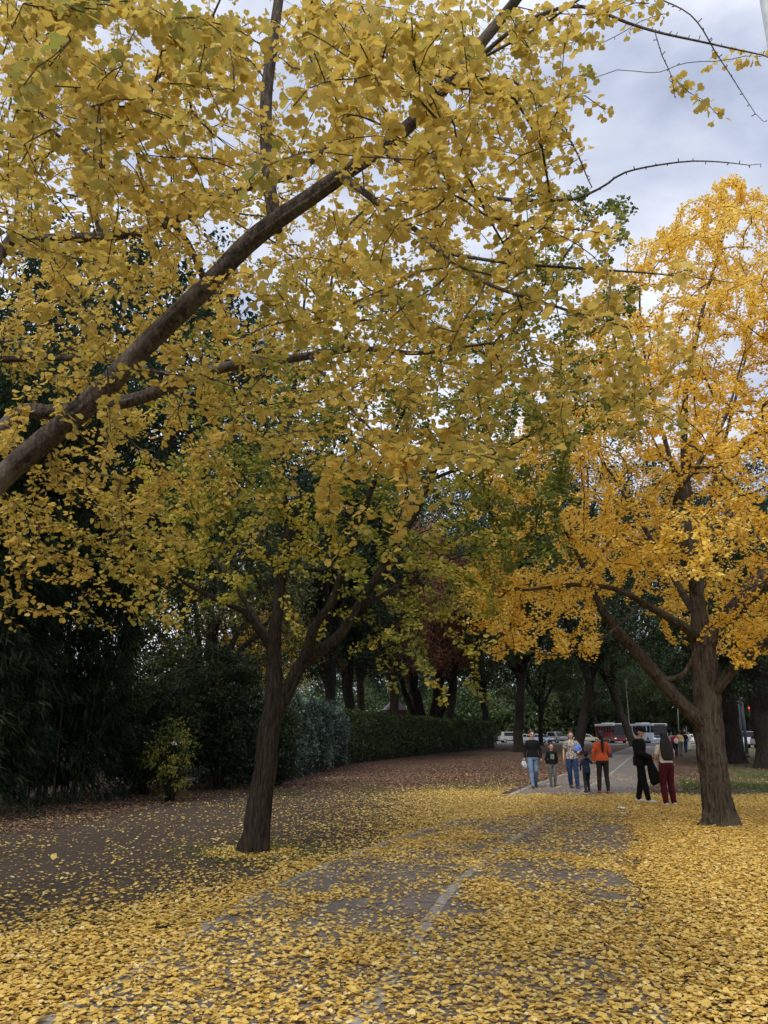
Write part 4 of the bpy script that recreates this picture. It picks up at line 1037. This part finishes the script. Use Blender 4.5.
def remesh(bm, vox, smooth=3):
    bmesh.ops.recalc_face_normals(bm, faces=bm.faces)
    me = bpy.data.meshes.new('t'); bm.to_mesh(me); bm.free()
    o = bpy.data.objects.new('t', me); COL.objects.link(o)
    m = o.modifiers.new('r', 'REMESH'); m.mode = 'VOXEL'; m.voxel_size = vox; m.use_smooth_shade = True
    if smooth: s_ = o.modifiers.new('s', 'SMOOTH'); s_.iterations = smooth; s_.factor = .5
    dg = bpy.context.evaluated_depsgraph_get(); ev = o.evaluated_get(dg); out = bpy.data.meshes.new_from_object(ev)
    bpy.data.objects.remove(o)
    return out
SKIN = plain('skin light', (.50, .29, .20), .55, vary=.05); SKIN2 = plain('skin tan', (.36, .20, .13), .55, vary=.05)
EYE_M = plain('eye dark', (.02, .015, .012), .3); MOUTH = plain('lip', (.34, .10, .09), .5)
def person(loc, rz, H, label, top, legs, shoes, hairc, hair, arms, legp, fem=False, child=False, sleeves='long', top_mat=None, top_len=.0, group=None, cat='person', skin=None, loose=1.0, cap=None, lod=1.0, head_turn=0, head_tilt=0, bulk=0):
    """faces -y; arms/legp: joint positions in a 1.7 m body, x>0 is picture right"""
    root = empty('person', loc, rz, label, cat, group); s = H/1.7; root.scale = (s, s, s)
    skin = skin or SKIN
    hs = 1.36 if child else 1.13
    sh = .165 if fem else .190; hip = .175 if fem else .165; wst = .125 if fem else .145
    if child: sh, hip, wst = .17, .16, .15
    def torso(bm, g, lo=.86, hi=1.44):
        zz = [.84, .90, .98, 1.08, 1.20, 1.30, 1.38, 1.43]
        rx = [hip*.92, hip, hip*.95, wst, (wst+sh)*.5, sh*.93, sh*.80, .075]; ry = [.10, .118, .112, .092, .104, .115, .098, .065]
        P = []; R_ = []
        for z, a, b in zip(zz, rx, ry):
            if lo-.001 <= z <= hi: P.append((0, .01 if z < 1 else 0, z)); R_.append((a+g, b+g))
        loft(bm, P, R_, 20)
    def leg(bm, side, g, upto=1.0, flare=0):
        k, an = legp[side]; hx = .088 if side == 'R' else -.088
        h_ = Vector((hx, .01, .90)); k = Vector(k); an = Vector(an)
        caps(bm, h_, k, .085+g, .058+g+flare*.3); caps(bm, k, k+(an-k)*upto*.42, .056+g, .057+g+flare*.5); caps(bm, k+(an-k)*upto*.40, k+(an-k)*upto, .055+g, .040+g+flare)
    def foot(bm, side, g):
        k, an = legp[side][:2]; an = Vector(an); fd = Vector(legp[side][2]) if len(legp[side]) > 2 else Vector((0, -1, 0))
        heel = an+Vector((0, 0, -.045))-fd*.035; toe = an+fd*.165+Vector((0, 0, -.06))
        caps(bm, heel, an+fd*.06+Vector((0, 0, -.045)), .035+g, .040+g); caps(bm, an+fd*.06+Vector((0, 0, -.048)), toe, .038+g, .026+g)
    def arm(bm, side, g, upto='hand'):
        e, w = arms[side][:2]; e = Vector(e); w = Vector(w); sx = (sh-.005)*(1 if side == 'R' else -1)
        S_ = Vector((sx*.93, 0, 1.352)); caps(bm, S_, e, .050+g, .040+g)
        if upto == 'elbow': return
        caps(bm, e, w, .038+g, .027+g)
    def hand(bm, side):
        e, w = Vector(arms[side][0]), Vector(arms[side][1]); d = (w-e).normalized(); cl = arms[side][2] if len(arms[side]) > 2 else .35
        ref = Vector((0, -1, 0)); x = (ref - d*ref.dot(d)); x = x.normalized() if x.length > .2 else Vector((0, 0, 1)); n = d.cross(x).normalized(); inn = -n*(1 if side == 'R' else -1) if abs(n.x) > .2 else n
        loft(bm, [w, w+d*.02, w+d*.05, w+d*.085], [(.024, .02), (.018, .032), (.016, .040), (.014, .038)], 10) if False else None
        for q in range(4):
            base = w+d*.075+x*(.030-.020*q); ln = (.068, .078, .072, .056)[q]
            caps(bm, w+x*(.012-.008*q), base, .017, .014, 8)
            m1 = base+(d*(1-cl*.5)+inn*cl*.6).normalized()*ln*.5; m2 = m1+(d*(1-cl*1.4)+inn*cl*1.4).normalized()*ln*.5
            caps(bm, base, m1, .0095, .009, 8); caps(bm, m1, m2, .009, .0075, 8)
        tb = w+d*.025+x*.022; t1 = tb+(d*.5+x*.75+inn*.3).normalized()*.04; t2 = t1+(d*.85+x*.25+inn*.3).normalized()*.032
        caps(bm, tb, t1, .013, .011, 8); caps(bm, t1, t2, .011, .009, 8)
    HT = Matrix.Rotation(head_turn, 4, 'Z') @ Matrix.Rotation(head_tilt, 4, 'X'); HO = Vector((0, 0, 1.445))
    def hp(v):
        v = Vector(v)-Vector((0, 0, 1.47)); v = v*hs; v = HT @ v; return HO+v
    def hell(bm, c, r):
        nb = bmesh.new(); bmesh.ops.create_uvsphere(nb, u_segments=16, v_segments=10, radius=1)
        for v in nb.verts: v.co = hp((c[0]+v.co.x*r[0], c[1]+v.co.y*r[1], c[2]+v.co.z*r[2]))
        me_ = bpy.data.meshes.new('h'); nb.to_mesh(me_); nb.free(); bm.from_mesh(me_); bpy.data.meshes.remove(me_)
    # ---- body
    bm = bmesh.new(); torso(bm, 0)
    caps(bm, (0, .01, 1.40), hp((0, -.005, 1.52)), .058, .052)
    hell(bm, (0, .008, 1.605), (.074, .090, .095)); hell(bm, (0, -.022, 1.555), (.056, .066, .072)); hell(bm, (0, -.050, 1.512), (.032, .030, .028))
    hell(bm, (0, -.090, 1.572), (.013, .020, .024)); hell(bm, (0, -.083, 1.60), (.030, .014, .010))
    hell(bm, (.074, .012, 1.578), (.010, .020, .030)); hell(bm, (-.074, .012, 1.578), (.010, .020, .030))
    for sd in 'LR': leg(bm, sd, -.006); foot(bm, sd, -.004); arm(bm, sd, -.003); hand(bm, sd)
    me = remesh(bm, .0095*lod, 2); me.materials.append(skin); me.materials.append(EYE_M); me.materials.append(MOUTH)
    e1, e2, mo = hp((.028, -.083, 1.588)), hp((-.028, -.083, 1.588)), hp((0, -.086, 1.535))
    for p in me.polygons:
        c = p.center
        if (c-e1).length < .014*hs or (c-e2).length < .014*hs: p.material_index = 1
        elif abs((c-mo).z) < .009 and (c-mo).length < .026*hs: p.material_index = 2
    link('body', me, root)
    # ---- trousers, shoes, top
    bm = bmesh.new(); 
    loft(bm, [(0, .01, .82), (0, .01, .88), (0, .01, .94), (0, .005, 1.0), (0, 0, 1.045)], [(hip*.9, .105), (hip+.012, .128), (hip+.012, .126), (hip*.93+.01, .115), (wst+.022, .106)], 20)
    for sd in 'LR': leg(bm, sd, .010*loose, .97, .010*(loose-1))
    link('trousers', _m(remesh(bm, .012*lod, 2), legs), root)
    for sd in 'LR':
        bm = bmesh.new(); foot(bm, sd, .010); me = remesh(bm, .010*lod, 2)
        for v in me.vertices: v.co.z = max(v.co.z, .004)
        link('shoe', _m(me, shoes), root)
    bm = bmesh.new(); torso(bm, .012+bulk, .90-top_len*.1 if top_len > 0 else .97, 1.44)
    if top_len > 0: loft(bm, [(0, .01, .92-top_len), (0, .01, .96), (0, 0, 1.08)], [(hip+.018+bulk, .128+bulk), (hip+.018+bulk, .124+bulk), (wst+.02+bulk, .108+bulk)], 20)
    for sd in 'LR':
        if sleeves == 'long': arm(bm, sd, .012+bulk*.6)
        else: e = Vector(arms[sd][0]); S_ = Vector(((sh-.005)*(1 if sd == 'R' else -1), 0, 1.352)); caps(bm, S_, S_.lerp(e, .62), .064, .060)
    me = remesh(bm, .011*lod, 2)
    if sleeves == 'long':
        pass
    link('top', _m(me, top_mat or top), root)
    # ---- hair
    hm = plain('hair '+hairc, {'black': (.012, .010, .010), 'brown': (.05, .028, .018), 'dark brown': (.025, .016, .012)}[hairc], .65, vary=.3, sc=60)
    bm = bmesh.new()
    if hair is not None:
        hell(bm, (0, .022, 1.634), (.083, .094, .088)); hell(bm, (0, .040, 1.590), (.083, .080, .095))
        if hair == 'ponytail': hell(bm, (0, .12, 1.62), (.030, .030, .032)); loft(bm, [hp((0, .12, 1.64)), hp((0, .16, 1.58)), hp((0, .165, 1.48)), (0, .16, 1.30), (0, .15, 1.18), (0, .15, 1.12)], [.02, .042, .046, .044, .034, .012], 14)
        if hair == 'tied': hell(bm, (0, .11, 1.60), (.03, .035, .03))
        if hair == 'long':
            loft(bm, [hp((0, .03, 1.66)), hp((0, .045, 1.58)), (0, .075, 1.46), (0, .10, 1.33), (0, .115, 1.20), (0, .12, 1.10), (0, .12, 1.04)], [(.07, .06), (.10, .085), (.145, .09), (.175, .075), (.175, .06), (.155, .045), (.10, .025)], 20)
        me = remesh(bm, .010*lod, 2); me.materials.append(hm); link('hair', me, root)
    else: bm.free()
    if cap is not None:
        bm = bmesh.new(); hell(bm, (0, .012, 1.645), (.090, .100, .070)); hell(bm, (0, -.10, 1.640), (.062, .070, .012)); link('cap', _m(remesh(bm, .009*lod, 1), cap), root)
    return root, hp
def _m(me, mat):
    for v in me.vertices:
        c = v.co; a = noise.noise(Vector((c.x*14, c.y*14, c.z*22)))*.006 + noise.noise(Vector((c.x*5, c.y*5, c.z*9+3)))*.010
        v.co = c + Vector((c.x, c.y, 0))*a*6 if c.z > .12 else c
    me.materials.append(mat); return me
def clear_skirt(o): pass
C_black = plain('black knit', (.012, .012, .013), .85); C_jeans = plain('faded blue denim', (.14, .21, .32), .85, vary=.3, sc=9); C_djeans = plain('dark blue denim', (.025, .045, .11), .85, vary=.2)
C_orange = plain('orange knit', (.55, .10, .035), .85); C_leg = plain('black leggings', (.012, .012, .014), .7); C_grey = plain('grey jersey', (.12, .125, .13), .85)
C_navy = plain('navy quilted cloth', (.022, .035, .065), .8); C_white = plain('cream cotton', (.70, .66, .58), .85, vary=.05); C_maroon = plain('maroon cloth', (.075, .012, .020), .85)
C_blkj = plain('black jacket cloth', (.010, .010, .011), .8); C_shoe = plain('dark grey shoe', (.05, .05, .052), .6); C_red = plain('red shoe', (.42, .06, .06), .6); C_wht = plain('white shoe', (.65, .64, .62), .6)
C_print = pattern_mat('patterned blouse', (.06, .05, .045), (.42, .38, .33), 28)
def stand(w=.09, L=(0, 0), R=(0, 0)):
    return {'L': ((-w-.005, -.02-L[0]*.5, .49), (-w-.01, -L[0], .085)), 'R': ((w+.005, -.02-R[0]*.5, .49), (w+.01, -R[0], .085))}
GR = 'people walking on the path'
# 1 woman walking towards us, black sweater, faded jeans, pale bag in the hand at picture left
p1, _ = person((gx(531, 25.5), 25.3, 0), .06, 1.72, 'smiling woman in black sweater, glasses and faded blue jeans walking with a pale bag', C_black, C_jeans, C_shoe, 'dark brown', 'tied',
    {'L': ((-.235, .03, 1.12), (-.27, -.06, .90), .8), 'R': ((.25, .03, 1.12), (.235, -.05, .88), .5)},
    {'L': ((-.10, -.10, .49), (-.09, -.24, .085)), 'R': ((.09, .02, .50), (.12, .26, .13))}, fem=True, top_len=.02, group=GR)
bm = bmesh.new()
for s_ in (-1, 1):
    loft(bm, [(.028*s_+.022*math.cos(a*PI/6), -.101, 1.588+.016*math.sin(a*PI/6)) for a in range(0, 12)] , [.003]*12, 6)
caps(bm, (-.008, -.103, 1.590), (.008, -.103, 1.590), .003, .003, 6)
for s_ in (-1, 1): caps(bm, (.05*s_, -.10, 1.59), (.076*s_, .0, 1.59), .0025, .0025, 6)
mk('glasses', bm, plain('black glasses frame', (.01, .01, .01), .3), p1)
# 2 boy
p2, _ = person((gx(551, 26), 26.0, 0), .0, 1.30, 'young boy in black sweater with a colourful striped print and grey trousers', C_black, C_grey, C_shoe, 'dark brown', 'short',
    {'L': ((-.235, .05, 1.13), (-.20, .08, .92), .4), 'R': ((.235, .05, 1.13), (.20, .08, .92), .4)},
    {'L': ((-.09, -.03, .49), (-.09, -.02, .085)), 'R': ((.09, -.06, .49), (.10, .08, .09))}, child=True, top_len=.04, group=GR)
def stripe_mat():
    m, nt, out = newmat('striped shirt print'); L = nt.links
    tc = nt.nodes.new('ShaderNodeTexCoord'); sx = N(nt, 'ShaderNodeSeparateXYZ'); L.new(tc.outputs['Object'], sx.inputs[0])
    mr = N(nt, 'ShaderNodeMapRange', i_From_Min=-.09, i_From_Max=.09); L.new(sx.outputs['X'], mr.inputs['Value'])
    r = ramp(nt, [(0, (.03, .22, .12)), (.3, (.12, .30, .45)), (.46, (.40, .06, .05)), (.72, (.10, .35, .14)), (.88, (.35, .08, .06))], 'CONSTANT'); L.new(mr.outputs[0], r.inputs['Fac'])
    p = N(nt, 'ShaderNodeBsdfPrincipled', i_Roughness=.85); L.new(r.outputs['Color'], p.inputs['Base Color']); L.new(p.outputs[0], out.inputs[0]); return m
bm = bmesh.new(); loft(bm, [(0, -.118, 1.10), (0, -.128, 1.16), (0, -.138, 1.24), (0, -.140, 1.30)], [(.078, .012), (.085, .012), (.085, .012), (.078, .012)], 16); mk('shirt_print', bm, stripe_mat(), p2)
# 3 woman patterned blouse with ball under the arm at picture right
p3, _ = person((gx(571, 25.3), 25.3, 0), -.12, 1.70, 'short haired woman in patterned blouse and dark jeans with a blue ball under her arm', C_print, C_djeans, C_shoe, 'dark brown', 'short',
    {'L': ((-.235, .04, 1.12), (-.25, -.03, .90), .4), 'R': ((.30, .02, 1.16), (.20, -.20, 1.10), .7)},
    {'L': ((-.09, .00, .49), (-.06, .14, .10)), 'R': ((.10, -.08, .50), (.10, -.17, .085))}, fem=True, top_len=.06, sleeves='short', group=GR, loose=1.6)
M_ball = pattern_mat('blue ball', (.03, .07, .50), (.10, .20, .62), 6)
def ball(loc, r, label):
    bm = bmesh.new(); bmesh.ops.create_uvsphere(bm, u_segments=24, v_segments=14, radius=r); o = mk('ball', bm, M_ball, None, True); o.location = loc
    bm = bmesh.new(); m_ = Matrix.Rotation(.6, 4, 'X')
    ring = [Vector((math.cos(a*PI/16)*(r+.001), math.sin(a*PI/16)*(r+.001), 0)) for a in range(33)]
    loft(bm, [m_ @ v for v in ring], [.004]*33, 6); mk('seam', bm, C_white, o)
    tag(o, label, 'ball')
ball((gx(571, 25.3)+.17, 25.16, 1.17), .115, 'bright blue ball held by the woman in the patterned blouse')
# 4 toddler from behind, arm out to the orange woman
p4, _ = person((gx(584.5, 23.6), 23.6, 0), PI+.15, 1.12, 'toddler in navy hooded jacket seen from behind holding the orange sweater woman\'s hand', C_navy, C_leg, C_shoe, 'black', 'short',
    {'L': ((-.28, -.02, 1.22), (-.50, -.04, 1.22), .6), 'R': ((.25, .0, 1.14), (.24, -.05, .95), .4)},
    {'L': ((-.09, -.10, .49), (-.13, -.14, .085)), 'R': ((.09, .0, .49), (.15, .18, .12))}, child=True, top_len=.10, group=GR, loose=1.3)
bm = bmesh.new(); ell(bm, (0, .10, 1.42), (.11, .07, .07)); mk('hood', bm, C_navy, p4, True)
# 5 orange sweater woman from behind
p5, _ = person((gx(601, 23.1), 23.1, 0), PI-.05, 1.68, 'woman in bright orange sweater and black leggings with a long ponytail seen from behind', C_orange, C_leg, C_red, 'black', 'ponytail',
    {'L': ((-.235, .0, 1.14), (-.20, -.10, 1.02), .7), 'R': ((.25, .02, 1.13), (.24, -.02, .90), .5)},
    {'L': ((-.10, -.03, .49), (-.11, .02, .085)), 'R': ((.10, -.05, .49), (.12, -.06, .085))}, fem=True, top_len=.02, group=GR)
bm = bmesh.new(); box_bm(bm, (0, 0, 0), (.07, .22, .26), .03); o = mk('folder', bm, plain('blue cloth bag', (.06, .08, .28), .7)); o.location = (gx(601, 23.1)+.27, 23.18, 1.10); tag(o, 'blue bag held at the side of the orange sweater woman', 'bag')
o.name = 'blue_bag'
# 6 man in black jacket and cap, side on, carrying a coat
p6, _ = person((gx(639, 20.2), 20.2, 0), 1.15, 1.80, 'man in black jacket and black cap looking down with a coat over his arm', C_blkj, C_blkj, C_wht, 'black', 'short',
    {'L': ((-.25, .02, 1.12), (-.14, -.24, 1.02), .7), 'R': ((.24, .04, 1.12), (.16, -.22, 1.00), .7)},
    {'L': ((-.09, -.05, .49), (-.10, -.12, .085)), 'R': ((.09, .04, .49), (.10, .12, .085))}, top_len=.10, group=GR, cap=C_blkj, head_tilt=.28, loose=1.5, bulk=.03)
def coat(loc, rz, label):
    bm = bmesh.new(); loft(bm, [(-.06, 0, 1.10), (-.06, 0, 1.05), (-.04, 0, .92), (-.01, 0, .78), (.03, 0, .62), (.07, 0, .50), (.10, 0, .44)], [(.03, .03), (.07, .05), (.085, .06), (.11, .065), (.14, .065), (.165, .05), (.13, .025)], 20)
    caps(bm, (-.05, -.03, .95), (-.03, -.04, .50), .045, .035); caps(bm, (.13, .02, .60), (.24, .02, .38), .04, .03)
    me = remesh(bm, .014, 1)
    for v in me.vertices: v.co += Vector(noise.noise_vector(Vector((v.co.x*9, v.co.y*9, v.co.z*2))))*.018
    o = link('folded_coat', _m(me, C_blkj)); o.location = loc; o.rotation_euler.z = rz; tag(o, label, 'coat')
coat((gx(639, 20.2)+.22, 20.0, .02), -.2, 'black coat hanging over the man\'s forearm')
bm = bmesh.new(); box_bm(bm, (0, 0, 0), (.15, .075, .02), .008); o = mk('phone', bm, plain('black glass', (.01, .01, .012), .2)); o.location = (gx(639, 20.2)+.33, 19.95, 1.12); o.rotation_euler = (.2, -.15, .3); tag(o, 'dark phone in the hand of the man in the cap', 'phone')
# 7 woman white top from behind
p7, _ = person((gx(664, 19.4), 19.4, 0), PI+.2, 1.66, 'woman in cream top and maroon trousers with long black hair seen from behind', C_white, C_maroon, C_wht, 'black', 'long',
    {'L': ((-.24, -.02, 1.14), (-.12, -.20, 1.12), .6), 'R': ((.24, -.02, 1.14), (.10, -.22, 1.10), .6)},
    {'L': ((-.10, -.03, .49), (-.12, .0, .085)), 'R': ((.10, -.03, .49), (.11, .04, .085))}, fem=True, sleeves='short', group=GR, loose=1.9)
# far walkers
GF = 'distant walkers near the street'
far = [
 (675.5, 57, 1.70, PI, 'distant walker in red top with a white bag on the back', plain('red cloth', (.40, .03, .04), .8), C_leg, 'black'),
 (680.5, 60, 1.78, PI+.2, 'distant walker in pale yellow top beside the red one', plain('pale yellow cloth', (.62, .45, .20), .8), C_grey, 'brown'),
 (667.5, 60, 1.66, .1, 'distant walker in pinkish grey top left of the red one', plain('pinkish cloth', (.38, .28, .26), .8), C_grey, 'brown'),
 (685.5, 70, 1.76, PI, 'distant walker in black right of the yellow one', C_black, C_djeans, 'black'),
 (689.5, 78, 1.72, 0, 'distant walker in white top nearest the golden ginkgo trunk', C_white, C_white, 'brown'),
 (672, 76, 1.7, .2, 'distant walker in light grey behind the pinkish one', plain('light grey cloth', (.35, .35, .35), .8), C_djeans, 'dark brown')]
for x, Y, h, rz, lab, tp, lg, hc in far:
    p_, _ = person((gx(x, Y), Y, 0), rz, h, lab, tp, lg, C_shoe, hc, 'short',
        {'L': ((-.25, .05, 1.12), (-.25, -.02, .88)), 'R': ((.25, -.02, 1.12), (.25, -.12, .90))},
        {'L': ((-.09, -.08, .49), (-.09, -.14, .085)), 'R': ((.09, .0, .49), (.10, .14, .10))}, group=GF, lod=2.0)
bm = bmesh.new(); ell(bm, (0, 0, 0), (.17, .09, .20)); box_bm(bm, (0, -.02, .22), (.04, .03, .10), .01); o = mk('white_bag', bm, plain('white canvas', (.65, .63, .6), .8), None, True); o.location = (gx(675.5, 57), 56.75, 1.10); tag(o, 'white bag on the back of the distant walker in red', 'bag')
# pale bag of woman 1
bm = bmesh.new(); ell(bm, (0, 0, -.14), (.085, .06, .10)); ell(bm, (.03, 0, -.20), (.06, .05, .07)); caps(bm, (-.04, 0, -.08), (0, 0, .03), .01, .01, 8); caps(bm, (.04, 0, -.08), (0, 0, .03), .01, .01, 8)
me = remesh(bm, .008, 1)
for v in me.vertices: v.co += Vector(noise.noise_vector(v.co*22))*.012
o = link('carrier_bag', _m(me, pattern_mat('pale blue bag', (.25, .32, .42), (.62, .66, .70), 30))); o.location = (gx(531, 25.5)-.30, 25.2, .86); tag(o, 'pale blue bag hanging from the sweater woman\'s hand', 'bag')

# ================================================================== light and sky
SUN_EL, SUN_AZ = math.radians(48), math.radians(205)      # azimuth from +y clockwise: behind the camera, to the left
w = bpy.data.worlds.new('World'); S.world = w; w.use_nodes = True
nt = w.node_tree; nt.nodes.clear(); L = nt.links
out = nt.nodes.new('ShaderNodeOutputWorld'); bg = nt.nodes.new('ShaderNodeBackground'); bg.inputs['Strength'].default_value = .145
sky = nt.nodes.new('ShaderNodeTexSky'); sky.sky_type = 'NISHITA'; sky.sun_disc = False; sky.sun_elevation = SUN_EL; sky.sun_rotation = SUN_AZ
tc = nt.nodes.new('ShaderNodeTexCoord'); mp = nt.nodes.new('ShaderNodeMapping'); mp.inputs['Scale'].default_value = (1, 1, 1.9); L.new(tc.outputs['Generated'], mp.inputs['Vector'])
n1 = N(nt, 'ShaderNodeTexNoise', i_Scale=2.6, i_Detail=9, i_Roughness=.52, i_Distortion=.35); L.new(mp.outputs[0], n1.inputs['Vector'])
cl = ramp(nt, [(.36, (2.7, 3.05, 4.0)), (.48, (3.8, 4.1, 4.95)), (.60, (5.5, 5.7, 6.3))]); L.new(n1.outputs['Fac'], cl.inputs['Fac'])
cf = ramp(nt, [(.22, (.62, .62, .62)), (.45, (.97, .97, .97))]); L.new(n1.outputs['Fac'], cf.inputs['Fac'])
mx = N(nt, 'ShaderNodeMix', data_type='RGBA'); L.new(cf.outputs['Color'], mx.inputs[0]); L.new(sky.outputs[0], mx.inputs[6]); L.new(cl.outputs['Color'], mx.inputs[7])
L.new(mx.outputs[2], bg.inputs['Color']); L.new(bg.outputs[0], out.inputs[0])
sd = bpy.data.lights.new('sun', 'SUN'); sd.energy = 2.0; sd.angle = math.radians(12); sd.color = (1, .95, .86)
so = bpy.data.objects.new('sun', sd); COL.objects.link(so)
dirv = Vector((math.sin(SUN_AZ)*math.cos(SUN_EL), math.cos(SUN_AZ)*math.cos(SUN_EL), math.sin(SUN_EL)))
so.rotation_euler = dirv.to_track_quat('Z', 'Y').to_euler(); so.location = (0, 0, 30)

S.view_settings.view_transform = 'Standard'; S.view_settings.look = 'None'; S.view_settings.gamma = 1; S.view_settings.exposure = 0.33
S.cycles.max_bounces = 7; S.cycles.diffuse_bounces = 3; S.cycles.glossy_bounces = 2; S.cycles.transmission_bounces = 4; S.cycles.transparent_max_bounces = 4
S.cycles.use_adaptive_sampling = True; S.cycles.adaptive_threshold = .02; S.cycles.caustics_reflective = False; S.cycles.caustics_refractive = False
S.cycles.use_denoising = True
print('LEAVES', LEAFCOUNT, flush=True)
